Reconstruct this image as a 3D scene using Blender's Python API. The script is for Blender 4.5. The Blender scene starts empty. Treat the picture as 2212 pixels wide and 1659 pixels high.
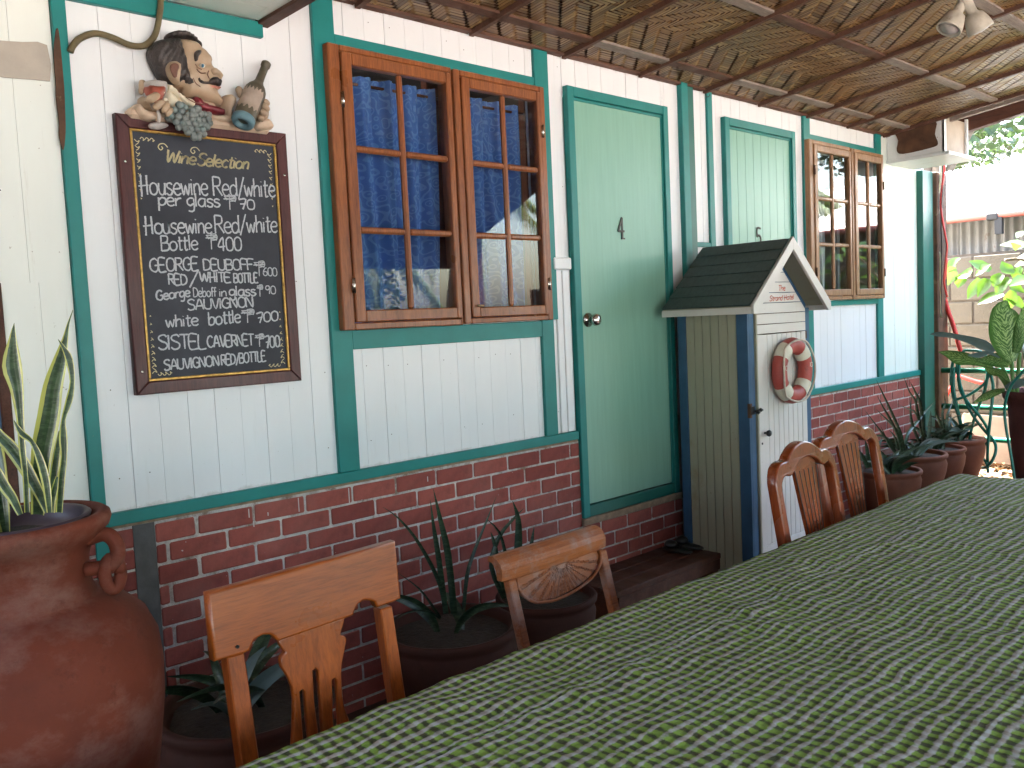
import bpy, bmesh, math, random
import numpy as np
from mathutils import Vector, Matrix, noise, geometry

S = bpy.context.scene
COL = S.collection
R = math.radians
# ------------------------------------------------------------ camera
CAMX = (0.0, -2.8, 1.45)
yaw, pit, rol = 0.748983387, -0.074051033, -0.046383814
fw = Vector((math.cos(pit)*math.sin(yaw), math.cos(pit)*math.cos(yaw), math.sin(pit)))
rt = Vector((math.cos(yaw), -math.sin(yaw), 0)); up = rt.cross(fw)
c_, s_ = math.cos(rol), math.sin(rol)
r2 = c_*rt + s_*up; u2 = -s_*rt + c_*up
cam = bpy.data.cameras.new('camera'); camo = bpy.data.objects.new('camera', cam); COL.objects.link(camo)
camo.matrix_world = Matrix(((r2.x, u2.x, -fw.x, CAMX[0]), (r2.y, u2.y, -fw.y, CAMX[1]), (r2.z, u2.z, -fw.z, CAMX[2]), (0, 0, 0, 1)))
cam.sensor_width = 36.0; cam.lens = 36.0*1881.52/2212.0; cam.clip_end = 3000; cam.clip_start = 0.02
S.camera = camo
# ------------------------------------------------------------ light
SUN = Vector((0.30, 0.50, 0.80)).normalized()
W_ = bpy.data.worlds.new('World'); S.world = W_; W_.use_nodes = True
nt = W_.node_tree; sky = nt.nodes.new('ShaderNodeTexSky'); sky.sky_type = 'NISHITA'; sky.sun_disc = False
sky.sun_elevation = math.asin(SUN.z); sky.sun_rotation = math.atan2(SUN.x, SUN.y)
sky.air_density = 1.3; sky.dust_density = 3.5; sky.ozone_density = 1.0
bg = nt.nodes['Background']; bg.inputs['Strength'].default_value = 0.15
nt.links.new(sky.outputs[0], bg.inputs['Color'])
sl = bpy.data.lights.new('sun', 'SUN'); sl.energy = 4.2; sl.angle = R(0.5); sl.color = (1.0, 0.965, 0.92)
so = bpy.data.objects.new('sun', sl); COL.objects.link(so); so.rotation_euler = SUN.to_track_quat('Z', 'Y').to_euler()
S.view_settings.view_transform = 'Standard'; S.view_settings.look = 'None'
S.view_settings.exposure = 4.62; S.view_settings.gamma = 1.0; S.view_settings.use_curve_mapping = False
S.cycles.max_bounces = 10; S.cycles.diffuse_bounces = 6; S.cycles.glossy_bounces = 4
S.cycles.transmission_bounces = 6; S.cycles.transparent_max_bounces = 12
S.cycles.caustics_reflective = False; S.cycles.caustics_refractive = False
random.seed(7)
DATA = {
  'c1': [[[-0.2035,0.9626],[0.2289,0.9723],[0.2211,0.8477],[0.198,0.8449],[0.1577,0.8438],[0.1533,0.8567],[0.1441,0.8621],[0.1283,0.867],[0.1129,0.8623],[0.1019,0.8513],[0.0987,0.843],[0.0807,0.8423],[-0.0741,0.8382],[-0.0801,0.8404],[-0.0836,0.8479],[-0.0918,0.8553],[-0.1068,0.8586],[-0.1242,0.855],[-0.1335,0.8437],[-0.1391,0.8361],[-0.1481,0.836],[-0.2089,0.8374]],[[-0.0741,0.8382],[-0.0687,0.8224],[-0.062,0.8105],[-0.0696,0.807],[-0.0747,0.7985],[-0.0745,0.7857],[-0.0639,0.7625],[-0.0578,0.7407],[-0.0576,0.7178],[-0.0628,0.6854],[-0.0718,0.6432],[-0.0822,0.5964],[0.0543,0.5452],[0.0593,0.6145],[0.0555,0.644],[0.0515,0.6616],[0.0492,0.6891],[0.0527,0.7237],[0.0582,0.7518],[0.0693,0.7755],[0.0773,0.7958],[0.0759,0.8037],[0.0653,0.8102],[0.0672,0.8151],[0.0742,0.8253],[0.0807,0.8423]],[[-0.0437,0.7276],[-0.0378,0.7301],[-0.0329,0.7242],[-0.0365,0.6679],[-0.0373,0.6367],[-0.0413,0.5924],[-0.0536,0.5913],[-0.0497,0.6411]],[[-0.0091,0.7587],[-0.0026,0.7612],[0.0027,0.7552],[-0.0014,0.6937],[-0.0065,0.6388],[-0.0124,0.5875],[-0.0211,0.585],[-0.0159,0.6407],[-0.015,0.6982]],[[0.0308,0.7275],[0.037,0.7294],[0.0413,0.7242],[0.0351,0.6671],[0.0333,0.6426],[0.027,0.5789],[0.0131,0.5781],[0.0201,0.6457]]],
  'c2': [[[1.5459,0.7842],[1.984,0.7872],[1.9742,0.7433],[1.9382,0.7413],[1.5903,0.7341],[1.5593,0.7344]],[[1.5901,0.7334],[1.591,0.7127],[1.6054,0.6888],[1.6289,0.6694],[1.6603,0.6582],[1.7194,0.6506],[1.8012,0.6558],[1.8798,0.6739],[1.9266,0.7006],[1.9419,0.7274],[1.9396,0.7373]],[[1.5234,0.8027],[1.9674,0.8069]]],
  'f_face': [[1.183,2.3694],[1.2028,2.3776],[1.2247,2.3769],[1.2417,2.3741],[1.2543,2.361],[1.2651,2.3558],[1.2744,2.3456],[1.2849,2.3355],[1.2874,2.324],[1.2857,2.3119],[1.2914,2.3032],[1.3037,2.298],[1.3143,2.2853],[1.3174,2.2762],[1.3139,2.2637],[1.3092,2.2509],[1.3112,2.244],[1.3055,2.236],[1.2985,2.2278],[1.303,2.2201],[1.3089,2.2125],[1.3158,2.2014],[1.313,2.189],[1.3053,2.1819],[1.2825,2.1838],[1.2576,2.1888],[1.221,2.1969],[1.1966,2.1983],[1.1852,2.2072],[1.1814,2.2207],[1.1553,2.2239],[1.1638,2.2737],[1.177,2.3221]],
  'f_hair': [[1.0904,2.3234],[1.0986,2.3407],[1.1136,2.3559],[1.1377,2.3659],[1.1617,2.3725],[1.1834,2.3753],[1.1862,2.3654],[1.1909,2.3477],[1.1967,2.3278],[1.2,2.3074],[1.2035,2.2893],[1.2068,2.2688],[1.2128,2.251],[1.222,2.2429],[1.2344,2.2436],[1.2236,2.2314],[1.206,2.2254],[1.1891,2.2276],[1.1788,2.2343],[1.1653,2.23],[1.1509,2.229],[1.1368,2.2304],[1.1191,2.2439],[1.1067,2.2648],[1.0948,2.2902],[1.0903,2.3076]],
  'f_forelock': [[1.1429,2.3737],[1.1509,2.3854],[1.1681,2.3944],[1.1877,2.4003],[1.2071,2.4016],[1.2261,2.3958],[1.2423,2.3824],[1.2536,2.368],[1.2566,2.3591],[1.2493,2.3601],[1.2392,2.3736],[1.2224,2.3788],[1.2029,2.3788],[1.1811,2.376],[1.1616,2.3713],[1.1474,2.3699]],
  'f_ear': [[1.1388,2.2721],[1.141,2.2863],[1.149,2.2979],[1.1637,2.3037],[1.1778,2.3014],[1.1847,2.291],[1.1828,2.2721],[1.1778,2.2527],[1.1751,2.2337],[1.1631,2.2331],[1.1519,2.2419],[1.1423,2.2566]],
  'f_ear_hollow': [[1.1489,2.2806],[1.1533,2.2917],[1.1656,2.2971],[1.1761,2.2942],[1.1778,2.2852],[1.1721,2.2727],[1.1684,2.2559],[1.1598,2.2523],[1.1535,2.2629]],
  'f_eyebrow': [[1.2311,2.3312],[1.2344,2.3435],[1.2449,2.3512],[1.2547,2.3505],[1.2529,2.3419],[1.2446,2.3311],[1.2412,2.3188],[1.2335,2.3152]],
  'f_eyebrow2': [[1.2732,2.3466],[1.2816,2.3421],[1.2886,2.3278],[1.286,2.3262],[1.2786,2.3356]],
  'f_eye': [[1.2442,2.3023],[1.2517,2.3094],[1.2604,2.3097],[1.2637,2.3036],[1.2595,2.2977],[1.2508,2.2977]],
  'f_iris': [[1.2527,2.3065],[1.2561,2.309],[1.2595,2.3076],[1.2602,2.3035],[1.2579,2.2991],[1.2543,2.2978],[1.2517,2.3005]],
  'f_moustache': [[1.2434,2.265],[1.2466,2.2584],[1.2576,2.2553],[1.2728,2.2575],[1.2812,2.2683],[1.2944,2.2751],[1.3069,2.2722],[1.3153,2.2651],[1.3136,2.2516],[1.3076,2.2476],[1.2976,2.2505],[1.2747,2.2495],[1.2571,2.2486],[1.2449,2.2522],[1.2406,2.261]],
  'f_lips': [[1.2654,2.2422],[1.2821,2.2465],[1.3113,2.2453],[1.307,2.2391],[1.284,2.2382],[1.2689,2.2384]],
  'f_nose': [[1.2728,2.2908],[1.2824,2.3018],[1.2938,2.3012],[1.3084,2.2928],[1.3176,2.2786],[1.3142,2.2673],[1.3017,2.2714],[1.2865,2.2715],[1.2764,2.2724],[1.2732,2.2802]],
  'f_cheek': [[1.2176,2.2822],[1.2327,2.2869],[1.2471,2.2821],[1.2511,2.2685],[1.24,2.2527],[1.225,2.2504],[1.2135,2.2604]],
  'f_chin': [[1.2681,2.2283],[1.2887,2.2336],[1.3036,2.2286],[1.3053,2.2168],[1.2917,2.2053],[1.2716,2.2074],[1.2635,2.217]],
  'f_collar': [[1.1281,2.2246],[1.146,2.2272],[1.1594,2.2152],[1.1775,2.2015],[1.1964,2.1948],[1.2165,2.1857],[1.2149,2.1655],[1.1944,2.1687],[1.1712,2.182],[1.1535,2.2005],[1.1369,2.2005],[1.1335,2.1862]],
  'f_lapel': [[1.125,2.1988],[1.1396,2.2055],[1.1578,2.1941],[1.1757,2.178],[1.1843,2.1627],[1.1689,2.1514],[1.1404,2.1525],[1.1273,2.1669]],
  'f_shirt': [[1.1236,2.1802],[1.1608,2.1713],[1.2188,2.1672],[1.2678,2.1568],[1.3164,2.158],[1.313,2.1817],[1.318,2.2137],[1.3343,2.2244],[1.3494,2.218],[1.3563,2.2044],[1.3432,2.1686],[1.335,2.1287],[1.2655,2.1254],[1.2152,2.1195],[1.1425,2.118],[1.1206,2.1407]],
  'f_scarf': [[1.2174,2.1988],[1.2313,2.2031],[1.2454,2.1919],[1.2698,2.1833],[1.2923,2.179],[1.3126,2.1769],[1.3183,2.1558],[1.2929,2.1527],[1.2627,2.1562],[1.2307,2.1616],[1.2129,2.1711]],
  'f_cuff': [[1.0294,2.1473],[1.0379,2.1563],[1.0518,2.1457],[1.0736,2.1326],[1.0908,2.1164],[1.0809,2.1072],[1.0603,2.1082],[1.0406,2.1171],[1.0293,2.1315]],
  'f_palm': [[1.0495,2.1748],[1.0638,2.1835],[1.0964,2.1903],[1.1328,2.1769],[1.1405,2.1548],[1.1201,2.1338],[1.0969,2.1355],[1.065,2.1406],[1.05,2.1522]],
  'f_glass': [[1.0681,2.226],[1.0905,2.2345],[1.1139,2.2369],[1.1304,2.2329],[1.1332,2.2138],[1.1267,2.1899],[1.1131,2.1651],[1.0931,2.1464],[1.0757,2.1601],[1.0662,2.1861],[1.0652,2.2086]],
  'f_wine': [[1.0672,2.2134],[1.0894,2.2201],[1.1128,2.2223],[1.1264,2.2174],[1.1262,2.199],[1.1216,2.1846],[1.1084,2.1644],[1.0934,2.151],[1.077,2.1626],[1.0676,2.1886]],
  'f_foot': [[1.0695,2.0933],[1.0759,2.1021],[1.0948,2.1077],[1.1182,2.1093],[1.1307,2.1027],[1.1242,2.095],[1.1025,2.0868],[1.0792,2.0853]],
  'f_leaf': [[1.1217,2.1247],[1.1344,2.1355],[1.1532,2.1332],[1.1594,2.12],[1.1468,2.1115],[1.1304,2.1142]],
  'f_cuff2': [[1.4123,2.1328],[1.4329,2.1538],[1.4664,2.1615],[1.486,2.1438],[1.4836,2.1296],[1.4494,2.1171],[1.4192,2.1162]],
  'f_palm2': [[1.4291,2.2141],[1.4571,2.2228],[1.4726,2.2074],[1.4732,2.1774],[1.4629,2.1511],[1.4405,2.146],[1.4257,2.1666]],
  'f_label': [[1.3723,2.2065],[1.4051,2.2551],[1.4409,2.2627],[1.4629,2.246],[1.454,2.2174],[1.4262,2.1741],[1.4,2.1856],[1.3733,2.1846]],
  'k_thumb': [[1.058,2.2267,0.0122],[1.0513,2.184,0.0101]],
  'k_f1': [[1.107,2.1929,0.0112],[1.0633,2.163,0.0132]],
  'k_f2': [[1.116,2.1723,0.0101],[1.0861,2.1455,0.0112]],
  'k_f3': [[1.1321,2.1676,0.0096],[1.1112,2.1395,0.0101]],
  'k_f4': [[1.1428,2.1528,0.0081],[1.1221,2.1294,0.0086]],
  'k_stem': [[1.0987,2.1449,0.0056],[1.0979,2.1035,0.0051]],
  'k_thumb2': [[1.3675,2.2497,0.0132],[1.3758,2.2192,0.0117]],
  'k_g1': [[1.4514,2.2195,0.0091],[1.4741,2.2101,0.0096]],
  'k_g2': [[1.4461,2.2039,0.0096],[1.4727,2.1898,0.0101]],
  'k_g3': [[1.4379,2.1855,0.0096],[1.463,2.1711,0.0096]],
  'k_g4': [[1.4322,2.1624,0.0091],[1.4494,2.1545,0.0086]],
  'bottle_axis': [[1.3764,2.136],[1.4816,2.3509],0.0368],
  'grapes': [[1.1677,2.1676],[1.1867,2.163],[1.2055,2.1537],[1.1546,2.152],[1.1736,2.1497],[1.1923,2.1403],[1.1437,2.1344],[1.1627,2.132],[1.1816,2.1273],[1.2284,2.1637],[1.217,2.1434],[1.206,2.1279],[1.2321,2.1476],[1.2497,2.1498],[1.2259,2.1303],[1.2432,2.13],[1.2613,2.1369],[1.268,2.1257],[1.1566,2.115],[1.1732,2.1123],[1.1901,2.1119],[1.2097,2.1118],[1.2296,2.1141],[1.247,2.1138],[1.1626,2.0994],[1.1793,2.0966],[1.1963,2.0962],[1.2159,2.096],[1.2359,2.0982],[1.2543,2.1098],[1.1882,2.0859],[1.2026,2.0827],[1.2225,2.0849],[1.24,2.0868],[1.2067,2.0714],[1.2191,2.0727],[1.2649,2.1517],[1.2209,2.1627],[1.1775,2.1689],[1.2019,2.1392]],
  'text': [["Wine",[1.1287,1.9973],[1.2233,1.9963],0.0392,"gold"],["Selection",[1.2329,1.995],[1.4067,1.9968],0.0402,"gold"],["Housewine",[1.0466,1.8892],[1.2608,1.9],0.0604,"chalk"],["Red/white",[1.2822,1.9008],[1.5022,1.9093],0.0613,"chalk"],["per glass",[1.0985,1.8587],[1.2996,1.8643],0.0417,"chalk"],["P",[1.3149,1.8569],[1.3592,1.8591],0.0467,"peso"],["70",[1.3682,1.861],[1.4227,1.8624],0.0334,"chalk"],["Housewine",[1.0515,1.7686],[1.2658,1.777],0.0543,"chalk"],["Red/white",[1.2787,1.7775],[1.503,1.7892],0.0587,"chalk"],["Bottle",[1.0969,1.7166],[1.2139,1.7229],0.0472,"chalk"],["P",[1.2435,1.7248],[1.2835,1.7257],0.0489,"peso"],["400",[1.2844,1.7189],[1.3656,1.7232],0.0452,"chalk"],["GEORGE",[1.0565,1.6497],[1.2113,1.6574],0.0414,"chalk"],["DEUBOFF",[1.2305,1.6561],[1.4036,1.6583],0.036,"chalk"],["P",[1.4053,1.6373],[1.4481,1.6388],0.0495,"peso"],["600",[1.4398,1.6388],[1.4908,1.6373],0.0288,"chalk"],["RED",[1.1122,1.6107],[1.1694,1.6089],0.0336,"chalk"],["/",[1.1795,1.6074],[1.2061,1.6086],0.0456,"chalk"],["WHITE",[1.2144,1.6201],[1.3193,1.6167],0.0316,"chalk"],["BOTTLE",[1.3318,1.6152],[1.4168,1.6162],0.031,"chalk"],["George",[1.0691,1.5609],[1.1769,1.5717],0.0306,"chalk"],["Deboff",[1.19,1.5701],[1.2649,1.5703],0.03,"chalk"],["in",[1.2771,1.5696],[1.3003,1.5698],0.0292,"chalk"],["glass",[1.3113,1.5711],[1.4054,1.5711],0.0339,"chalk"],["P",[1.4116,1.5674],[1.4346,1.5677],0.0392,"peso"],["90",[1.4436,1.5766],[1.481,1.5761],0.0273,"chalk"],["SAUVIGNON",[1.1677,1.5277],[1.3929,1.5337],0.0342,"chalk"],["white",[1.0934,1.4749],[1.1964,1.478],0.0393,"chalk"],["bottle",[1.2337,1.4765],[1.3441,1.4827],0.0435,"chalk"],["P",[1.3487,1.4796],[1.3971,1.4808],0.0447,"peso"],["700",[1.4034,1.4776],[1.4831,1.4839],0.0332,"chalk"],["SISTEL",[1.0643,1.4061],[1.2175,1.4016],0.046,"chalk"],["CAVERNET",[1.2238,1.4042],[1.3849,1.4028],0.0377,"chalk"],["P",[1.3926,1.3963],[1.4271,1.3959],0.0422,"peso"],["700",[1.4283,1.3897],[1.4833,1.3928],0.0396,"chalk"],["SAUVIGNON",[1.0775,1.3391],[1.2572,1.342],0.0337,"chalk"],["RED/BOTTLE",[1.268,1.3428],[1.4268,1.347],0.0338,"chalk"]],
  'jar_leaves': [[[0.4384,-0.9662,1.4866,0.0007],[0.4355,-0.9635,1.4588,0.0142],[0.4327,-0.9609,1.4067,0.0374],[0.4355,-0.9635,1.3652,0.027],[0.4359,-0.9639,1.3086,0.0158],[0.435,-0.9631,1.2519,0.0136],[0.4355,-0.9635,1.1947,0.0113],[0.4339,-0.962,1.1259,0.0114]],[[0.5425,-0.9677,1.5079,0.0012],[0.5343,-0.9601,1.4813,0.0047],[0.5282,-0.9544,1.4506,0.0124],[0.5182,-0.9451,1.4045,0.0292],[0.5067,-0.9344,1.3583,0.039],[0.4973,-0.9257,1.2999,0.045],[0.485,-0.9143,1.2414,0.0432],[0.4756,-0.9055,1.1825,0.0354],[0.4679,-0.8983,1.1071,0.0261]],[[0.5087,-0.9771,1.452,0.0011],[0.5165,-0.9843,1.4336,0.0084],[0.5227,-0.9902,1.4121,0.0153],[0.5241,-0.9914,1.3697,0.01],[0.5172,-0.985,1.3316,0.0138],[0.5072,-0.9757,1.2975,0.0085],[0.5051,-0.9737,1.2627,0.017],[0.5035,-0.9723,1.2239,0.0131],[0.497,-0.9662,1.1774,0.0155],[0.4897,-0.9594,1.1151,0.0132]],[[0.4208,-0.9771,1.3054,0.0011],[0.4301,-0.9857,1.2805,0.013],[0.4427,-0.9974,1.2647,0.0093],[0.4516,-1.0058,1.2341,0.0149],[0.4574,-1.0111,1.196,0.0168],[0.4591,-1.0127,1.1581,0.0142],[0.4592,-1.0128,1.1278,0.0105]],[[0.4044,-0.8529,1.2987,0.0195],[0.4197,-0.8671,1.2702,0.0234],[0.4352,-0.8816,1.2456,0.0281],[0.4503,-0.8956,1.2131,0.0293],[0.4623,-0.9067,1.1768,0.0254],[0.4717,-0.9155,1.1444,0.0196],[0.4783,-0.9216,1.1122,0.0118]],[[0.3786,-0.9515,1.2399,0.0185],[0.3902,-0.9622,1.2092,0.0222],[0.3993,-0.9707,1.1824,0.0222],[0.4087,-0.9794,1.1592,0.0186],[0.4162,-0.9864,1.1286,0.0112]],[[0.5026,-0.9578,1.2736,0.0039],[0.4981,-0.9537,1.2387,0.0132],[0.4917,-0.9477,1.1999,0.0163],[0.4864,-0.9428,1.1609,0.0171],[0.4818,-0.9385,1.1138,0.014]],[[0.4767,-1.0154,1.1934,0.0053],[0.472,-1.011,1.1709,0.0128],[0.467,-1.0064,1.1484,0.0128],[0.4647,-1.0043,1.1257,0.0098]]],
  'e_leaves': [[[1.6059,-0.42,0.853,0.0008],[1.6644,-0.42,0.8055,0.0058],[1.7281,-0.42,0.7271,0.0106],[1.787,-0.42,0.6251,0.0139],[1.826,-0.42,0.5343,0.0152],[1.8475,-0.42,0.4279,0.0141]],[[1.8027,-0.42,0.8416,0.0009],[1.8116,-0.42,0.7413,0.0128],[1.8264,-0.42,0.6252,0.0199],[1.8447,-0.42,0.4287,0.019]],[[1.818,-0.42,0.8792,0.0009],[1.8415,-0.42,0.767,0.0157],[1.8673,-0.42,0.6389,0.0244],[1.8818,-0.42,0.4187,0.0233]],[[2.1081,-0.42,0.8019,0.0009],[2.0522,-0.42,0.717,0.0073],[1.9909,-0.42,0.6257,0.0124],[1.9491,-0.42,0.5414,0.0146],[1.9224,-0.42,0.4078,0.0135]],[[1.6493,-0.42,0.6216,0.0009],[1.7323,-0.42,0.5485,0.0061],[1.7879,-0.42,0.4712,0.0095],[1.8185,-0.42,0.422,0.009]],[[1.6202,-0.42,0.463,0.0009],[1.6843,-0.42,0.4764,0.0055],[1.7648,-0.42,0.4593,0.0086],[1.8182,-0.42,0.4175,0.0082]]],
  'g_leaves': [[[2.2973,-0.3,0.7369,0.0011],[2.3236,-0.3,0.6577,0.0211],[2.3158,-0.3,0.5353,0.0326],[2.2967,-0.3,0.3429,0.0308]],[[2.3576,-0.3,0.6952,0.001],[2.3032,-0.3,0.6667,0.0094],[2.2174,-0.3,0.6074,0.0159],[2.1705,-0.3,0.5015,0.0187],[2.2287,-0.3,0.3604,0.0175]],[[2.1759,-0.3,0.636,0.001],[2.195,-0.3,0.5717,0.0169],[2.2287,-0.3,0.3604,0.0183]],[[2.4096,-0.3,0.6096,0.001],[2.3866,-0.3,0.5304,0.0176],[2.3314,-0.3,0.334,0.0186]],[[2.1502,-0.3,0.696,0.001],[2.2187,-0.3,0.6273,0.0094],[2.2518,-0.3,0.5084,0.0146],[2.2693,-0.3,0.3499,0.0139]]],
  'a_leaves': [[[5.6667,-0.24,0.9368,0.0012],[5.7308,-0.24,0.8662,0.0089],[5.8358,-0.24,0.7543,0.0163],[5.9435,-0.24,0.6332,0.0215],[6.0397,-0.24,0.5105,0.0234],[6.079,-0.24,0.368,0.0217]],[[5.67,-0.24,0.8391,0.0012],[5.7538,-0.24,0.7506,0.0111],[5.8468,-0.24,0.6685,0.0192],[5.9826,-0.24,0.5239,0.0232],[6.05,-0.24,0.3721,0.0216]],[[5.4921,-0.24,0.7544,0.0012],[5.605,-0.24,0.6718,0.0086],[5.7214,-0.24,0.5868,0.015],[5.841,-0.24,0.4932,0.018],[5.9782,-0.24,0.3823,0.0169]],[[5.6536,-0.24,0.7462,0.0012],[5.7651,-0.24,0.6836,0.0099],[5.9142,-0.24,0.5999,0.0173],[6.0112,-0.24,0.5203,0.0208],[6.0355,-0.24,0.3742,0.0193]],[[5.7226,-0.24,0.6225,0.0012],[5.7876,-0.24,0.5425,0.0121],[5.8542,-0.24,0.4732,0.0188],[5.9925,-0.24,0.3803,0.018]],[[5.844,-0.24,0.5839,0.0012],[5.9398,-0.24,0.517,0.0177],[6.0068,-0.24,0.3783,0.019]],[[6.6476,-0.24,0.705,0.0013],[6.4845,-0.24,0.6625,0.0133],[6.3105,-0.24,0.5913,0.0224],[6.1426,-0.24,0.5226,0.0261],[6.05,-0.24,0.3721,0.0239]],[[5.5623,-0.24,0.5652,0.0012],[5.6939,-0.24,0.5663,0.0149],[5.8416,-0.24,0.5113,0.0234],[5.964,-0.24,0.3844,0.0225]]],
  'b_leaves': [[[6.0959,-0.24,0.9203,0.0012],[6.181,-0.24,0.8134,0.011],[6.2985,-0.24,0.7074,0.0172],[6.4135,-0.24,0.3853,0.0165]],[[6.1906,-0.24,0.8877,0.0012],[6.2857,-0.24,0.7912,0.0175],[6.3748,-0.24,0.6804,0.0273],[6.4135,-0.24,0.3853,0.026]],[[6.2175,-0.24,0.7849,0.0013],[6.1919,-0.24,0.6804,0.0142],[6.2333,-0.24,0.5558,0.022],[6.3823,-0.24,0.3895,0.0212]],[[5.9683,-0.24,0.747,0.0012],[6.1479,-0.24,0.6976,0.0094],[6.2965,-0.24,0.6375,0.0148],[6.445,-0.24,0.381,0.0142]],[[6.3789,-0.24,0.8274,0.0013],[6.2998,-0.24,0.7518,0.0112],[6.312,-0.24,0.6422,0.0172],[6.4293,-0.24,0.3831,0.0165]],[[6.5481,-0.24,0.6428,0.0016],[6.5296,-0.24,0.5532,0.0277],[6.4767,-0.24,0.3767,0.0295]],[[6.23,-0.24,0.4419,0.0013],[6.3523,-0.24,0.4322,0.0218],[6.4609,-0.24,0.3789,0.0235]],[[6.4084,-0.24,0.4832,0.0013],[6.3222,-0.24,0.4618,0.0163],[6.445,-0.24,0.381,0.0176]]],
  'c_leaves': [[[6.7992,-0.24,0.7438,0.0013],[6.8144,-0.24,0.6685,0.0135],[6.7616,-0.24,0.5935,0.0207],[6.8079,-0.24,0.3996,0.0197]],[[6.9885,-0.24,0.6853,0.0014],[6.8993,-0.24,0.6193,0.0153],[6.8458,-0.24,0.5505,0.0235],[6.8421,-0.24,0.3952,0.0222]],[[7.4102,-0.24,0.541,0.0014],[7.0568,-0.24,0.5476,0.0069],[6.8796,-0.24,0.5196,0.0105],[6.8421,-0.24,0.3952,0.0099]],[[7.2005,-0.24,0.4476,0.0014],[7.0545,-0.24,0.4442,0.0211],[6.8766,-0.24,0.3907,0.0221]],[[6.6484,-0.24,0.7379,0.0013],[6.6293,-0.24,0.6342,0.0149],[6.7096,-0.24,0.5324,0.0232],[6.8079,-0.24,0.3996,0.0221]],[[6.9504,-0.24,0.5593,0.0014],[6.8788,-0.24,0.4857,0.023],[6.8421,-0.24,0.3952,0.0245]],[[6.4493,-0.24,0.5365,0.0013],[6.6259,-0.24,0.5024,0.0191],[6.7909,-0.24,0.4017,0.0207]]],
  'd_leaves': [[[5.8388,-0.24,0.4235,0.0012],[5.7018,-0.24,0.4037,0.0152],[5.5684,-0.24,0.3698,0.016]],[[5.8201,-0.24,0.277,0.0013],[5.688,-0.24,0.3937,0.0223],[5.5555,-0.24,0.3718,0.0234]],[[5.747,-0.24,0.5476,0.0017],[5.6645,-0.24,0.4866,0.0302],[5.5555,-0.24,0.3718,0.0319]],[[5.4854,-0.24,0.5692,0.0014],[5.5083,-0.24,0.4961,0.0247],[5.5426,-0.24,0.3737,0.0265]],[[5.3348,-0.24,0.5484,0.0014],[5.4314,-0.24,0.4718,0.0245],[5.517,-0.24,0.3776,0.0265]]],
  'h_leaves': [[[5.92,-0.9484,1.4251,0.0163],[5.92,-0.9221,1.3732,0.1148],[5.92,-0.9367,1.2909,0.1802],[5.92,-0.9401,1.209,0.1803],[5.92,-0.9547,1.1269,0.1392],[5.92,-0.973,1.0449,0.0491]],[[5.92,-0.5372,1.1082,0.0035],[5.92,-0.5991,1.0993,0.0515],[5.92,-0.6639,1.0735,0.0937],[5.92,-0.7356,1.0608,0.076],[5.92,-0.7982,1.04,0.0502],[5.92,-0.8598,1.0111,0.0166]],[[5.92,-0.4882,1.2259,0.0052],[5.92,-0.5425,1.2266,0.0363],[5.92,-0.6245,1.2147,0.0342],[5.92,-0.7286,1.1875,0.0506],[5.92,-0.8144,1.1529,0.0667],[5.92,-0.8756,1.1109,0.0248]],[[5.92,-0.7495,0.7813,0.0051],[5.92,-0.8125,0.8217,0.0503],[5.92,-0.8743,0.853,0.0465],[5.92,-0.935,0.8714,0.0247]],[[5.92,-0.7199,1.0862,0.0085],[5.92,-0.7829,1.0903,0.0419],[5.92,-0.8449,1.1027,0.0249],[5.92,-0.9057,1.0694,0.0083]],[[5.92,-0.767,1.0525,0.0084],[5.92,-0.8447,1.061,0.0749],[5.92,-0.9208,1.0612,0.1071],[5.92,-0.9656,1.0284,0.0491]],[[5.92,-1.0401,1.3846,0.0032],[5.92,-1.0253,1.2884,0.0567],[5.92,-1.0178,1.2076,0.073],[5.92,-0.9954,1.1021,0.0407]],[[5.92,-1.0681,0.94,0.0032],[5.92,-1.0316,0.923,0.0488],[5.92,-0.98,0.9055,0.0573],[5.92,-0.9351,0.8879,0.0165]],[[5.92,-0.8136,1.0107,0.005],[5.92,-0.8597,0.9861,0.0499],[5.92,-0.9129,0.9785,0.0495],[5.92,-0.9503,0.9295,0.0164]]],
  'h_stems': [[[5.98,-0.9545,1.0408],[5.98,-0.958,0.958],[5.98,-0.9689,0.842]],[[5.98,-0.856,1.0907],[5.98,-0.9166,0.974],[5.98,-0.9538,0.8416]],[[5.98,-0.8401,1.0067],[5.98,-0.9012,0.932],[5.98,-0.9463,0.8413]],[[5.98,-0.9994,1.0985],[5.98,-0.9916,0.975],[5.98,-0.9838,0.8425]]],
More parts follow.
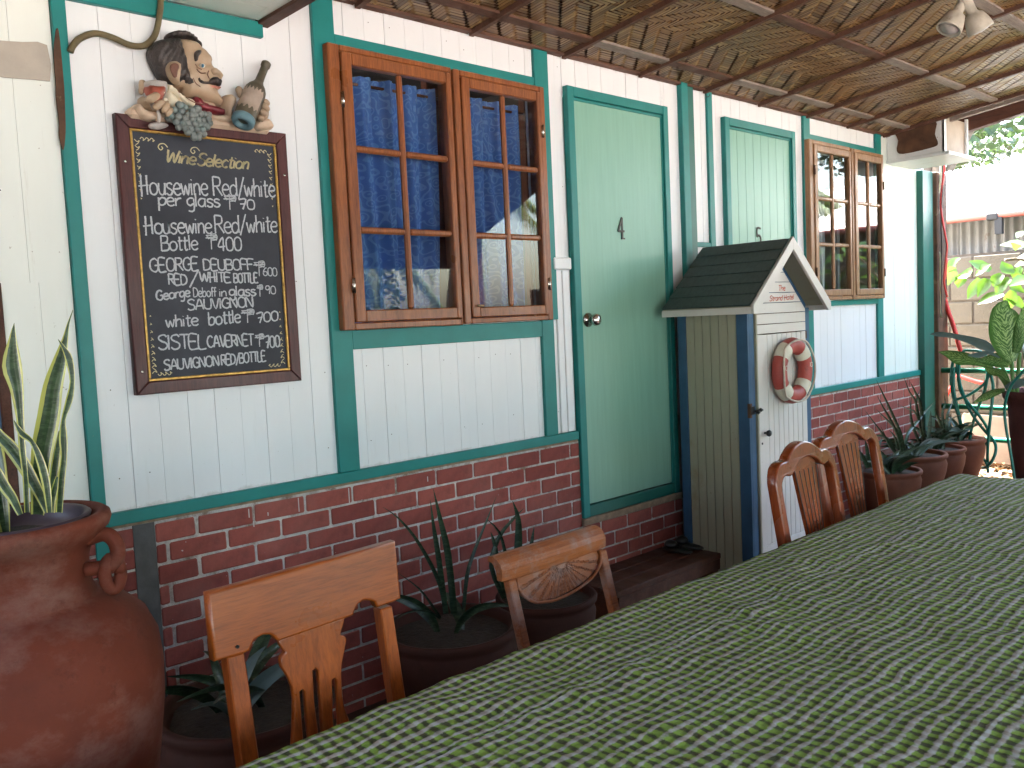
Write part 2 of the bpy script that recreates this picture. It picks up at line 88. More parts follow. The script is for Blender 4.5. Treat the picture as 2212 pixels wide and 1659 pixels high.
  'hoses': [[[7.12,-0.1918,0.9817],[7.12,-0.1736,0.9197],[7.12,-0.1728,0.8161],[7.12,-0.199,0.6717],[7.12,-0.232,0.5176],[7.12,-0.2502,0.3631],[7.12,-0.2685,0.2087],[7.12,-0.292,0.1224]],[[7.12,-0.2113,0.9818],[7.12,-0.2153,0.8788],[7.12,-0.2386,0.7453],[7.12,-0.3053,0.6447],[7.12,-0.3806,0.5458],[7.12,-0.4315,0.4366],[7.12,-0.4264,0.3447],[7.12,-0.3695,0.2739],[7.12,-0.3026,0.2634],[7.12,-0.2597,0.3326],[7.12,-0.2413,0.4663],[7.12,-0.2182,0.6206],[7.12,-0.195,0.7752],[7.12,-0.1913,0.9198]],[[7.12,-0.4479,0.8818],[7.12,-0.4102,0.8006],[7.12,-0.3344,0.7275],[7.12,-0.2575,0.6841],[7.12,-0.2088,0.6669]],[[7.12,-0.4479,0.8919],[7.12,-0.4677,0.7818],[7.12,-0.4632,0.6306],[7.12,-0.4501,0.4276],[7.12,-0.4352,0.2536],[7.12,-0.4298,0.11]],[[7.12,-0.4387,0.8918],[7.12,-0.41,0.75],[7.12,-0.362,0.5959],[7.12,-0.3279,0.4507],[7.12,-0.3079,0.3258],[7.12,-0.3311,0.214],[7.12,-0.3877,0.147],[7.12,-0.4535,0.1838],[7.12,-0.491,0.2683],[7.12,-0.4775,0.3484],[7.12,-0.4082,0.4352],[7.12,-0.3333,0.5536],[7.12,-0.2768,0.6847],[7.12,-0.2294,0.8172],[7.12,-0.2257,0.9612]],[[7.12,-0.2404,0.9818],[7.12,-0.2602,1.0432],[7.12,-0.3081,1.0511],[7.12,-0.393,1.0426],[7.12,-0.4391,0.9822],[7.12,-0.4525,0.8819]],[[7.12,-0.3222,0.3268],[7.12,-0.3599,0.2474],[7.12,-0.4162,0.2009],[7.12,-0.444,0.1523]]],
  'front_hose': [[[5.7,-1.1326,1.0447],[5.7,-1.0904,0.9896],[5.7,-1.0369,0.9175],[5.7,-1.0025,0.797],[5.7,-1.0071,0.6772],[5.7,-1.0319,0.5186],[5.7,-1.0529,0.3599],[5.7,-1.0599,0.2803]]],
  'red_hose': [[[7.3,-0.0726,1.7706],[7.3,-0.0634,1.6457],[7.3,-0.0521,1.5203],[7.3,-0.0841,1.3715],[7.3,-0.1281,1.2333],[7.3,-0.1811,1.033],[7.3,-0.2151,0.9491]],[[8.,0.1043,0.7851],[8.,-0.041,0.7359],[8.,-0.1149,0.7203]],[[8.,0.1435,0.6914],[8.,0.1772,0.6321],[8.,0.225,0.5366]]],
  'cables': [[[7.18,-0.0833,2.5652],[7.18,-0.0906,2.5162],[7.18,-0.0828,2.3576],[7.18,-0.063,2.24],[7.18,-0.0673,2.1187],[7.18,-0.0463,1.9755],[7.18,-0.0546,1.8612],[7.18,-0.0774,1.7781],[7.18,-0.074,1.5913],[7.18,-0.0792,1.3051]],[[7.18,-0.1003,2.5624],[7.18,-0.103,2.3547],[7.18,-0.0868,2.1164],[7.18,-0.0892,1.8742],[7.18,-0.0819,1.5908],[7.18,-0.0839,1.305]],[[7.18,-0.1217,2.535],[7.18,-0.113,2.433],[7.18,-0.0879,2.2367],[7.18,-0.0907,2.1159],[7.18,-0.1164,1.9522],[7.18,-0.1295,1.8543],[7.18,-0.1142,1.7103],[7.18,-0.1053,1.5812],[7.18,-0.1276,1.4663]]],
  'bush': [[[7.9,0.1428,1.5698],[7.9,0.1094,1.6582],[7.9,0.0873,1.7243]],[[7.9,0.0566,1.5421],[7.9,0.0455,1.5977],[7.9,0.0665,1.644]],[[7.9,-0.0276,1.4423],[7.9,-0.0701,1.5237],[7.9,-0.1174,1.6095]],[[7.9,-0.1109,1.3938],[7.9,-0.1935,1.4397],[7.9,-0.2945,1.4729]],[[7.9,-0.1113,1.4548],[7.9,-0.1531,1.541],[7.9,-0.1688,1.6061]],[[7.9,-0.2345,1.5362],[7.9,-0.26,1.5892],[7.9,-0.2952,1.6304]],[[7.9,-0.2544,1.4641],[7.9,-0.2948,1.5327],[7.9,-0.3545,1.5939]],[[7.9,0.0881,1.6342],[7.9,-0.008,1.6501],[7.9,-0.0608,1.6909]],[[7.9,-0.3437,1.3347],[7.9,-0.3638,1.4205],[7.9,-0.3837,1.4951]],[[7.9,-0.4229,1.5573],[7.9,-0.4134,1.6222],[7.9,-0.4523,1.6729]],[[7.9,-0.4518,1.4699],[7.9,-0.3838,1.5274],[7.9,-0.3544,1.5616]],[[7.9,-0.2152,1.7233],[7.9,-0.1539,1.6841],[7.9,-0.0917,1.6444]],[[7.9,-0.0403,1.7591],[7.9,-0.1129,1.7202],[7.9,-0.1947,1.6702]],[[7.9,0.0334,1.7873],[7.9,0.0871,1.758],[7.9,0.1416,1.6944]],[[7.9,-0.2956,1.7387],[7.9,-0.3351,1.6708],[7.9,-0.3939,1.6451]],[[7.9,-0.4514,1.3412],[7.9,-0.3932,1.4083],[7.9,-0.3342,1.4437]]],
  'conduit': [[0.8715,-0.03,2.2907],[0.8807,-0.03,2.3109],[0.9044,-0.03,2.3364],[0.9449,-0.03,2.3571],[0.9911,-0.03,2.3548],[1.0444,-0.03,2.341],[1.0895,-0.03,2.3475],[1.1252,-0.03,2.3862],[1.1447,-0.03,2.4533],[1.1509,-0.03,2.4968],[1.1589,-0.03,2.583]],
}

# ------------------------------------------------------------ helpers
def smooth(me, flag=True):
    me.polygons.foreach_set('use_smooth', [flag]*len(me.polygons))

class MB:
    def __init__(s): s.v = []; s.f = []
    def box(s, x0, x1, y0, y1, z0, z1, ch=0.0):
        if ch <= 0:
            b = len(s.v)
            s.v += [(x, y, z) for z in (z0, z1) for y in (y0, y1) for x in (x0, x1)]
            s.f += [tuple(b+i for i in q) for q in ((0, 2, 3, 1), (4, 5, 7, 6), (0, 1, 5, 4), (2, 6, 7, 3), (0, 4, 6, 2), (1, 3, 7, 5))]
            return s
        bm = bmesh.new(); bmesh.ops.create_cube(bm, size=1)
        for v in bm.verts:
            v.co = Vector(((x0+x1)/2+v.co.x*(x1-x0), (y0+y1)/2+v.co.y*(y1-y0), (z0+z1)/2+v.co.z*(z1-z0)))
        bmesh.ops.bevel(bm, geom=bm.edges[:], offset=min(ch, .3*min(x1-x0, y1-y0, z1-z0)), segments=1, affect='EDGES', profile=.5)
        s.bm(bm); return s
    def bm(s, bm):
        b = len(s.v); bm.verts.index_update()
        s.v += [tuple(v.co) for v in bm.verts]; s.f += [tuple(b+v.index for v in f.verts) for f in bm.faces]; bm.free(); return s
    def tube(s, pts, rad, n=8, caps=True):
        pts = [Vector(p) for p in pts]; b = len(s.v); m = len(pts)
        rs = rad if isinstance(rad, (list, tuple)) else [rad]*m
        ref = None
        for i, p in enumerate(pts):
            d = (pts[min(i+1, m-1)]-pts[max(i-1, 0)]).normalized()
            if ref is None:
                ref = Vector((0, 0, 1)) if abs(d.z) < .9 else Vector((1, 0, 0))
                ref = (ref - d*ref.dot(d)).normalized()
            else:
                ref = (ref - d*ref.dot(d)); ref = ref.normalized() if ref.length > 1e-6 else d.orthogonal().normalized()
            o = d.cross(ref)
            for k in range(n):
                a = 2*math.pi*k/n; s.v.append(tuple(p + rs[i]*(math.cos(a)*ref + math.sin(a)*o)))
        for i in range(m-1):
            for k in range(n):
                s.f.append((b+i*n+k, b+i*n+(k+1) % n, b+(i+1)*n+(k+1) % n, b+(i+1)*n+k))
        if caps:
            s.f.append(tuple(b+k for k in range(n))[::-1]); s.f.append(tuple(b+(m-1)*n+k for k in range(n)))
        return s
    def lathe(s, prof, c=(0, 0, 0), n=40, wob=0):
        b = len(s.v); m = len(prof)
        for i, (r, z) in enumerate(prof):
            for k in range(n):
                a = 2*math.pi*k/n; rr = r*(1+wob*noise.noise(Vector((math.cos(a)*1.5, math.sin(a)*1.5, z*4))))
                s.v.append((c[0]+rr*math.cos(a), c[1]+rr*math.sin(a), c[2]+z))
        for i in range(m-1):
            for k in range(n):
                s.f.append((b+i*n+k, b+i*n+(k+1) % n, b+(i+1)*n+(k+1) % n, b+(i+1)*n+k))
        s.f.append(tuple(b+k for k in range(n))[::-1])
        return s
    def ico(s, c, r, sub=1, sc=(1, 1, 1)):
        bm = bmesh.new(); bmesh.ops.create_icosphere(bm, subdivisions=sub, radius=r)
        for v in bm.verts: v.co = Vector((v.co.x*sc[0]+c[0], v.co.y*sc[1]+c[1], v.co.z*sc[2]+c[2]))
        return s.bm(bm)
    def mesh(s, name, sm=False):
        me = bpy.data.meshes.new(name); me.from_pydata(s.v, [], s.f); me.validate()
        if sm: smooth(me)
        return me
    def build(s, name, m, parent=None, sm=False):
        me = s.mesh(name, sm); me.materials.append(m); return link(name, me, parent)

def link(name, me, parent=None):
    o = bpy.data.objects.new(name, me); COL.objects.link(o)
    if parent: o.parent = parent
    return o
def tag(o, label=None, cat=None, group=None, kind=None):
    if label: o['label'] = label
    if cat: o['category'] = cat
    if group: o['group'] = group
    if kind: o['kind'] = kind
    return o
def empty(name, loc=(0, 0, 0), rz=0):
    o = bpy.data.objects.new(name, None); COL.objects.link(o); o.location = loc; o.rotation_euler = (0, 0, rz); o.empty_display_size = .1
    return o
def copy_tree(o, parent=None):
    c = o.copy(); COL.objects.link(c); c.parent = parent
    for ch in list(o.children): copy_tree(ch, c)
    return c

def plate(name, outlines, th, bev, m, parent=None, fn=None, res=1):
    """cut board: 2D outlines (first solid, the rest may be holes) in x-z, thickness along y"""
    cu = bpy.data.curves.new(name, 'CURVE'); cu.dimensions = '2D'; cu.fill_mode = 'BOTH'
    for ol in outlines:
        sp = cu.splines.new('POLY'); sp.points.add(len(ol)-1); sp.use_cyclic_u = True
        for p, q in zip(sp.points, ol): p.co = (q[0], q[1], 0, 1)
    cu.extrude = max(1e-5, th/2-bev); cu.bevel_depth = bev; cu.bevel_resolution = res; cu.offset = -bev
    t = bpy.data.objects.new('t', cu); me = bpy.data.meshes.new_from_object(t)
    bpy.data.objects.remove(t); bpy.data.curves.remove(cu)
    for v in me.vertices:
        x, y, z = v.co; q = (x, -z, y)
        v.co = fn(q) if fn else q
    me.materials.clear(); me.materials.append(m); me.name = name
    return link(name, me, parent)

def catmull(pts, k=4, closed=False):
    P = [Vector(p) for p in pts]; n = len(P); out = []
    rng = range(n) if closed else range(n-1)
    for i in rng:
        a = P[(i-1) % n] if closed or i > 0 else P[i]; b = P[i]; c = P[(i+1) % n]; d = P[(i+2) % n] if closed or i+2 < n else c
        for j in range(k):
            t = j/k
            out.append(.5*((2*b)+(c-a)*t+(2*a-5*b+4*c-d)*t*t+(3*b-a-3*c+d)*t*t*t))
    if not closed: out.append(P[-1])
    return out

# ------------------------------------------------------------ materials
class NT:
    def __init__(s, name):
        s.m = bpy.data.materials.new(name); s.m.use_nodes = True; s.t = s.m.node_tree; s.b = s.t.nodes['Principled BSDF']
        s.co = s.t.nodes.new('ShaderNodeTexCoord').outputs['Object']
    def n(s, t, **k):
        o = s.t.nodes.new(t)
        for a, b in k.items(): setattr(o, a, b)
        return o
    def l(s, a, b): s.t.links.new(a, b)
    def geo(s): return s.n('ShaderNodeNewGeometry').outputs
    def mapping(s, sc, src=None, rot=(0, 0, 0)):
        m = s.n('ShaderNodeMapping'); s.l(src or s.co, m.inputs[0]); m.inputs['Scale'].default_value = sc; m.inputs['Rotation'].default_value = rot
        return m.outputs[0]
    def noise(s, sc, det=3, rough=.55, src=None, stretch=None):
        v = s.n('ShaderNodeTexNoise'); v.inputs['Scale'].default_value = sc; v.inputs['Detail'].default_value = det; v.inputs['Roughness'].default_value = rough
        c = src or s.co
        if stretch: c = s.mapping(stretch, c)
        s.l(c, v.inputs['Vector']); return v.outputs['Fac']
    def ramp(s, fac, stops):
        r = s.n('ShaderNodeValToRGB'); e = r.color_ramp.elements
        while len(e) < len(stops): e.new(.5)
        for q, (p, c) in zip(e, stops):
            q.position = p; q.color = (*c, 1) if len(c) == 3 else c
        s.l(fac, r.inputs[0]); return r.outputs[0]
    def mix(s, f, a, b, mode='MIX'):
        m = s.n('ShaderNodeMix', data_type='RGBA', blend_type=mode)
        for i, v in ((0, f), (6, a), (7, b)):
            if isinstance(v, (int, float)): m.inputs[i].default_value = v
            elif isinstance(v, tuple): m.inputs[i].default_value = (*v, 1)
            else: s.l(v, m.inputs[i])
        return m.outputs[2]
    def math(s, op, a, b=0.0, c=None):
        m = s.n('ShaderNodeMath', operation=op)
        for i, v in ((0, a), (1, b)) + (((2, c),) if c is not None else ()):
            if isinstance(v, (int, float)): m.inputs[i].default_value = v
            else: s.l(v, m.inputs[i])
        return m.outputs[0]
    def sep(s, src=None):
        x = s.n('ShaderNodeSeparateXYZ'); s.l(src or s.co, x.inputs[0]); return x.outputs
    def bump(s, h, st=.3, d=.01):
        b = s.n('ShaderNodeBump'); b.inputs['Strength'].default_value = st; b.inputs['Distance'].default_value = d
        s.l(h, b.inputs['Height']); s.l(b.outputs[0], s.b.inputs['Normal'])
    def col(s, c):
        if isinstance(c, tuple): s.b.inputs['Base Color'].default_value = (*c, 1)
        else: s.l(c, s.b.inputs['Base Color'])
    def set(s, rough=None, spec=None, metal=None, coat=None, coatr=None, sss=None, trans=None):
        I = s.b.inputs
        if rough is not None:
            if isinstance(rough, (int, float)): I['Roughness'].default_value = rough
            else: s.l(rough, I['Roughness'])
        if spec is not None: I['Specular IOR Level'].default_value = spec
        if metal is not None: I['Metallic'].default_value = metal
        if coat is not None: I['Coat Weight'].default_value = coat
        if coatr is not None: I['Coat Roughness'].default_value = coatr
        return s

def simple(name, c, rough=.6, var=.15, sc=12, bump=.15, bsc=40, spec=.4, metal=0, coat=0, dirt=None, dd=.003, stretch=None):
    k = NT(name); a = tuple(x*(1-var) for x in c); b = tuple(min(1, x*(1+var)) for x in c)
    f = k.noise(sc, 5, .6, stretch=stretch); base = k.ramp(f, [(.3, a), (.7, b)])
    if dirt: base = k.mix(k.ramp(k.noise(dirt[1], 6, .7), [(dirt[2], (0, 0, 0)), (dirt[2]+.12, (1, 1, 1))]), base, dirt[0])
    k.col(base); k.set(rough=rough, spec=spec, metal=metal, coat=coat)
    if bump: k.bump(k.noise(bsc, 4, .6), bump, dd)
    return k.m

def m_white(name, base, stain, amt, ledge=False):
    k = NT(name)
    f = k.noise(5, 5, .6, stretch=(1, 1, .25)); c = k.ramp(f, [(.25, tuple(x*.93 for x in base)), (.75, base)])
    # drips and smudges running down
    dr = k.ramp(k.noise(3.0, 6, .7, stretch=(9, 1, .8)), [(.60, (0, 0, 0)), (.74, (amt, amt, amt))])
    c = k.mix(dr, c, stain)
    sp = k.ramp(k.noise(60, 3, .6), [(.71, (0, 0, 0)), (.75, (amt*1.6,)*3)])
    c = k.mix(sp, c, (.22, .12, .06))
    z = k.sep()[2] if ledge else None; gn = k.math('MULTIPLY', k.math('SUBTRACT', k.noise(16, 6, .75), .5), .075)
    def band(zz, sg, am):      # old grime gathered along a ledge
        v = k.math('MULTIPLY', k.math('SUBTRACT', k.math('ADD', zz, gn), z), 45.0*sg); v = k.math('MINIMUM', 1.0, k.math('MAXIMUM', 0.0, v)); return k.math('MULTIPLY', v, am)
    if ledge: c = k.mix(band(.922, 1, .55), c, (.27, .20, .14)); c = k.mix(band(2.628, -1, .35), c, (.30, .22, .16))
    k.col(c); k.set(rough=.42, spec=.4)
    k.bump(k.noise(9, 4, .5, stretch=(1, 1, .3)), .12, .004)
    return k.m

def m_teal(name, base=(.007, .175, .160)):
    k = NT(name); c = k.ramp(k.noise(7, 5, .6), [(.25, tuple(x*.82 for x in base)), (.75, tuple(x*1.12 for x in base))])
    wear = k.ramp(k.noise(38, 6, .75), [(.70, (0, 0, 0)), (.74, (1, 1, 1))])
    big = k.ramp(k.noise(2.3, 3, .5), [(.50, (0, 0, 0)), (.66, (1, 1, 1))])
    c = k.mix(k.math('MULTIPLY', wear, big), c, (.10, .055, .03))
    chips = k.ramp(k.noise(90, 3, .6), [(.76, (0, 0, 0)), (.79, (.7, .7, .7))]); c = k.mix(chips, c, (.25, .2, .15))
    k.col(c); k.set(rough=.45, spec=.4); k.bump(k.noise(18, 5, .6), .18, .003); return k.m

def m_wood(name, a, b, rough=.28, coat=.5, axis='z', gs=1.0, worn=None):
    k = NT(name); st = {'z': (14, 14, 1.1), 'x': (1.1, 14, 14), 'y': (14, 1.1, 14)}[axis]
    g = k.noise(2.2*gs, 6, .62, stretch=st); fine = k.noise(9*gs, 4, .7, stretch=tuple(x*1.8 for x in st))
    c = k.ramp(g, [(.30, a), (.52, tuple((x+y)/2 for x, y in zip(a, b))), (.72, b)])
    c = k.mix(k.ramp(fine, [(.35, (.75, .75, .75)), (.6, (1, 1, 1))]), (0, 0, 0), c, 'MIX') if False else k.mix(.35, c, k.ramp(fine, [(.35, tuple(x*.45 for x in a)), (.6, b)]))
    if worn:
        w = k.ramp(k.noise(13, 7, .75), [(.48, (0, 0, 0)), (.62, (.75, .75, .75))]); c = k.mix(w, c, worn)
    k.col(c); k.set(rough=k.ramp(k.noise(6, 4, .6), [(.3, (rough*.8,)*3), (.7, (min(1, rough*1.5),)*3)]), coat=coat*.55, coatr=.2, spec=.3)
    k.bump(fine, .12, .0015); return k.m

def m_terra(name, base, pale, amt=.5):
    k = NT(name)
    c = k.ramp(k.noise(4, 6, .65), [(.3, tuple(x*.75 for x in base)), (.7, tuple(x*1.2 for x in base))])
    w = k.ramp(k.noise(3.1, 8, .72, stretch=(1, 1, 1.6)), [(.50, (0, 0, 0)), (.72, (amt, amt, amt))]); c = k.mix(w, c, pale)
    d = k.ramp(k.noise(14, 7, .8), [(.56, (0, 0, 0)), (.70, (.5, .5, .5))]); c = k.mix(d, c, tuple(x*.4 for x in base))
    k.col(c); k.set(rough=.75, spec=.25); k.bump(k.noise(22, 8, .65), .35, .004); return k.m

def m_leaf(name, base, edge=None, stripe=None, trans=.25, rough=.38, mottled=None):
    k = NT(name); I = k.b.inputs
    uv = k.n('ShaderNodeUVMap').outputs[0]; x = k.sep(uv)
    rnd = k.geo()['Random Per Island']
    c = k.mix(rnd, tuple(v*.7 for v in base), tuple(v*1.3 for v in base))
    c = k.mix(k.math('MULTIPLY', k.noise(30, 4, .6), .6), c, tuple(v*.45 for v in base))
    d = k.math('ABSOLUTE', k.math('SUBTRACT', x[0], .5))
    if stripe:
        w = k.noise(55, 4, .7, stretch=(.5, .5, 1.6)); c = k.mix(k.ramp(w, [(.47, (0, 0, 0)), (.58, (.6, .6, .6))]), c, stripe)
    if mottled:
        wv = k.n('ShaderNodeTexWave', wave_type='BANDS'); wv.inputs['Scale'].default_value = 5; wv.inputs['Distortion'].default_value = 11; wv.inputs['Detail'].default_value = 5; wv.inputs['Detail Scale'].default_value = 3
        cb = k.n('ShaderNodeCombineXYZ'); k.l(k.math('ADD', x[1], k.math('MULTIPLY', d, -.55)), cb.inputs[0]); k.l(k.math('MULTIPLY', d, .4), cb.inputs[1])
        k.l(cb.outputs[0], wv.inputs['Vector'])
        msk = k.math('MULTIPLY', k.ramp(wv.outputs['Fac'], [(.45, (0, 0, 0)), (.75, (1, 1, 1))]), k.ramp(d, [(.28, (1, 1, 1)), (.42, (0, 0, 0))]))
        c = k.mix(msk, c, mottled)
    if edge:
        e = k.math('GREATER_THAN', k.math('ADD', d, k.math('MULTIPLY', k.math('SUBTRACT', k.noise(12, 3, .5), .5), .16)), .345); c = k.mix(e, c, edge)
    k.col(c); k.set(rough=rough, spec=.45)
    rib = k.ramp(d, [(0, (0, 0, 0)), (.06, (1, 1, 1))]); k.bump(rib, .3, .002)
    if trans:
        tl = k.n('ShaderNodeBsdfTranslucent'); hs = k.n('ShaderNodeHueSaturation'); hs.inputs['Value'].default_value = 1.6; hs.inputs['Hue'].default_value = .485; k.l(c, hs.inputs['Color']); k.l(hs.outputs[0], tl.inputs[0])
        mx = k.n('ShaderNodeMixShader'); mx.inputs[0].default_value = trans; k.l(k.b.outputs[0], mx.inputs[1]); k.l(tl.outputs[0], mx.inputs[2])
        k.l(mx.outputs[0], k.t.nodes['Material Output'].inputs[0])
    return k.m

def m_brick():
    k = NT('painted brick'); oi = k.n('ShaderNodeObjectInfo').outputs['Random']
    base = k.mix(oi, (.20, .040, .032), (.33, .082, .062))
    c = k.mix(k.ramp(k.noise(25, 6, .7), [(.4, (0, 0, 0)), (.75, (.55, .55, .55))]), base, (.10, .025, .022))
    gp = k.geo()['Position']; sp = k.ramp(k.noise(70, 3, .5, src=gp), [(.72, (0, 0, 0)), (.75, (.8, .8, .8))]); c = k.mix(sp, c, (.55, .52, .5))
    dz = k.ramp(k.noise(3, 5, .6, src=gp), [(.5, (0, 0, 0)), (.7, (.35, .35, .35))]); c = k.mix(dz, c, (.26, .12, .10))
    k.col(c); k.set(rough=.7, spec=.3); k.bump(k.noise(60, 6, .7, src=gp), .5, .002); return k.m

def m_glass():
    m = bpy.data.materials.new('window glass'); m.use_nodes = True; t = m.node_tree; t.nodes.remove(t.nodes['Principled BSDF'])
    tr = t.nodes.new('ShaderNodeBsdfTransparent'); tr.inputs[0].default_value = (.86, .89, .88, 1)
    gl = t.nodes.new('ShaderNodeBsdfGlossy'); gl.inputs['Roughness'].default_value = .015
    nz = t.nodes.new('ShaderNodeTexNoise'); nz.inputs['Scale'].default_value = 3.0; tc = t.nodes.new('ShaderNodeTexCoord'); t.links.new(tc.outputs['Object'], nz.inputs['Vector'])
    bp = t.nodes.new('ShaderNodeBump'); bp.inputs['Strength'].default_value = .05; bp.inputs['Distance'].default_value = .01; t.links.new(nz.outputs[0], bp.inputs['Height']); t.links.new(bp.outputs[0], gl.inputs['Normal'])
    fr = t.nodes.new('ShaderNodeFresnel'); fr.inputs['IOR'].default_value = 1.55
    mx = t.nodes.new('ShaderNodeMixShader'); t.links.new(fr.outputs[0], mx.inputs[0]); t.links.new(tr.outputs[0], mx.inputs[1]); t.links.new(gl.outputs[0], mx.inputs[2])
    t.links.new(mx.outputs[0], t.nodes['Material Output'].inputs[0]); return m

def m_weave():
    k = NT('woven bamboo'); g = k.geo(); rnd = g['Random Per Island']; pos = g['Position']
    c = k.ramp(rnd, [(0, (.10, .045, .016)), (.35, (.17, .082, .028)), (.7, (.24, .13, .048)), (1, (.36, .22, .09))])
    big = k.noise(1.7, 4, .6, src=pos); c = k.mix(k.ramp(big, [(.42, (0, 0, 0)), (.62, (.55, .55, .55))]), c, (.27, .115, .035))
    fib = k.noise(160, 3, .7, src=pos); c = k.mix(k.ramp(fib, [(.4, (0, 0, 0)), (.62, (.35, .35, .35))]), c, (.10, .055, .025))
    k.col(c); k.set(rough=.38, spec=.55); k.bump(fib, .25, .001); return k.m

def m_cloth():
    k = NT('seersucker cloth'); pos = k.co
    wob = k.n('ShaderNodeTexNoise'); wob.inputs['Scale'].default_value = 7; wob.inputs['Detail'].default_value = 4; k.l(pos, wob.inputs['Vector'])
    vs = k.n('ShaderNodeVectorMath', operation='SUBTRACT'); k.l(wob.outputs['Color'], vs.inputs[0]); vs.inputs[1].default_value = (.5, .5, .5)
    vm = k.n('ShaderNodeVectorMath', operation='SCALE'); vm.inputs['Scale'].default_value = .034; k.l(vs.outputs[0], vm.inputs[0])
    va = k.n('ShaderNodeVectorMath', operation='ADD'); k.l(pos, va.inputs[0]); k.l(vm.outputs[0], va.inputs[1])
    x = k.sep(va.outputs[0]); raw = k.sep()
    seam = k.math('GREATER_THAN', raw[1], -1.707)
    u = k.math('ADD', k.math('DIVIDE', x[0], .0238), k.math('MULTIPLY', seam, .37)); v = k.math('ADD', k.math('DIVIDE', x[1], .0252), k.math('MULTIPLY', seam, .3))
    cu = k.math('COSINE', k.math('MULTIPLY', u, 6.2832)); cv = k.math('COSINE', k.math('MULTIPLY', v, 6.2832))
    fine = k.math('SUBTRACT', k.noise(75, 3, .6), .5); mid = k.math('SUBTRACT', k.noise(22, 3, .6), .5)
    def ss(val, a, b):
        r = k.n('ShaderNodeMapRange', interpolation_type='SMOOTHSTEP'); k.l(val, r.inputs[0]); r.inputs[1].default_value = a; r.inputs[2].default_value = b; return r.outputs[0]
    p = ss(k.math('ADD', cv, k.math('ADD', k.math('MULTIPLY', fine, 2.6), k.math('MULTIPLY', mid, 1.5))), -.02, .85)
    d = ss(k.math('ADD', cu, k.math('ADD', k.math('MULTIPLY', fine, 2.6), k.math('MULTIPLY', mid, 2.2))), -.60, .75)
    lime = k.mix(k.noise(120, 3, .6), (.115, .18, .025), (.21, .30, .05)); dark = k.mix(k.noise(40, 2, .6), (.050, .036, .020), (.045, .058, .018))
    pale = k.mix(k.noise(90, 4, .6), (.30, .285, .27), (.40, .385, .365)); mauve = k.mix(k.noise(50, 2, .6), (.20, .14, .12), (.31, .27, .22))
    c = k.mix(p, k.mix(d, lime, dark), k.mix(k.math('MULTIPLY', d, .75), pale, mauve))
    st = k.ramp(k.noise(1.7, 5, .6), [(.45, (1, 1, 1)), (.75, (.80, .77, .70))]); c = k.mix(1.0, c, st, 'MULTIPLY')
    k.col(c); k.set(rough=.8, spec=.2)
    rid = k.math('MULTIPLY', k.math('SUBTRACT', 1.0, k.math('MINIMUM', 1.0, k.math('MULTIPLY', k.math('ABSOLUTE', k.math('ADD', raw[1], 1.707)), 220.0))), 1.6)
    rid2 = k.math('MULTIPLY', k.math('SUBTRACT', 1.0, k.math('MINIMUM', 1.0, k.math('MULTIPLY', k.math('ABSOLUTE', k.math('ADD', raw[1], 2.31)), 160.0))), 1.1)
    h = k.math('ADD', k.math('MULTIPLY', cv, .42), k.math('MULTIPLY', cu, -.25))
    h = k.math('ADD', h, k.math('ADD', rid, rid2)); h = k.math('ADD', h, k.math('MULTIPLY', k.noise(38, 5, .65), 1.6))
    h = k.math('ADD', h, k.math('MULTIPLY', k.noise(11, 4, .6), 3.0))
    k.bump(h, .9, .0045); return k.m

def m_slate():
    k = NT('slate'); c = k.ramp(k.noise(3.2, 6, .65), [(.35, (.020, .020, .028)), (.6, (.034, .034, .046)), (.8, (.06, .06, .075))])
    k.col(c); k.set(rough=.62, spec=.35); return k.m
def m_chalk():
    k = NT('chalk'); I = k.b.inputs; k.col((.47, .46, .485)); k.set(rough=.95, spec=.05)
    al = k.ramp(k.noise(230, 4, .75), [(.30, (.35, .35, .35)), (.46, (1, 1, 1))]); k.l(al, I['Alpha']); return k.m
def m_corr():
    k = NT('corrugated metal'); c = k.ramp(k.noise(1.6, 6, .65), [(.3, (.52, .52, .5)), (.7, (.72, .72, .70))])
    c = k.mix(k.ramp(k.noise(5, 7, .75), [(.58, (0, 0, 0)), (.7, (.7, .7, .7))]), c, (.30, .13, .07))
    k.col(c); k.set(rough=.5, metal=.15); return k.m

M = {}
M['white'] = m_white('white boards', (.76, .725, .735), (.50, .44, .37), .26, True)
M['oldwhite'] = m_white('stained boards', (.76, .73, .68), (.46, .38, .30), .45)
M['greenwhite'] = m_white('greenish boards', (.72, .76, .70), (.42, .48, .40), .6, True)
M['teal'] = m_teal('teal paint'); M['tealdark'] = m_teal('old teal paint', (.012, .105, .082))
M['mint'] = simple('mint door paint', (.20, .37, .285), .38, .05, 6, .08, 30, stretch=(8, 8, .6), dirt=((.15, .28, .21), 4, .66))
M['brick'] = m_brick()
M['mortar'] = simple('mortar', (.43, .385, .36), .9, .28, 26, .9, 60, dirt=((.20, .14, .11), 11, .52), dd=.006)
M['cement'] = simple('grey cement', (.085, .08, .08), .85, .25, 14, .5, 50)
M['ledge'] = simple('raw cement edge', (.22, .15, .10), .9, .3, 30, .6, 80)
M['sash'] = m_wood('varnished window wood', (.14, .036, .012), (.34, .105, .032), .33, .4)
M['sash2'] = m_wood('weathered window wood', (.20, .09, .04), (.38, .20, .10), .45, .2)
M['chair'] = m_wood('orange varnished wood', (.19, .033, .004), (.38, .082, .010), .30, .4, 'x', .8)
M['chairv'] = m_wood('orange varnished upright', (.18, .031, .004), (.36, .078, .010), .30, .4, 'z', .8)
M['chairred'] = m_wood('red brown varnished wood', (.14, .022, .006), (.30, .058, .013), .24, .7, 'z', .8)
M['chairworn'] = m_wood('worn chair wood', (.20, .050, .014), (.33, .098, .028), .5, .1, 'x', .8, worn=(.25, .14, .11))
M['darkwood'] = m_wood('dark stained timber', (.05, .018, .012), (.11, .04, .024), .6, 0, 'y')
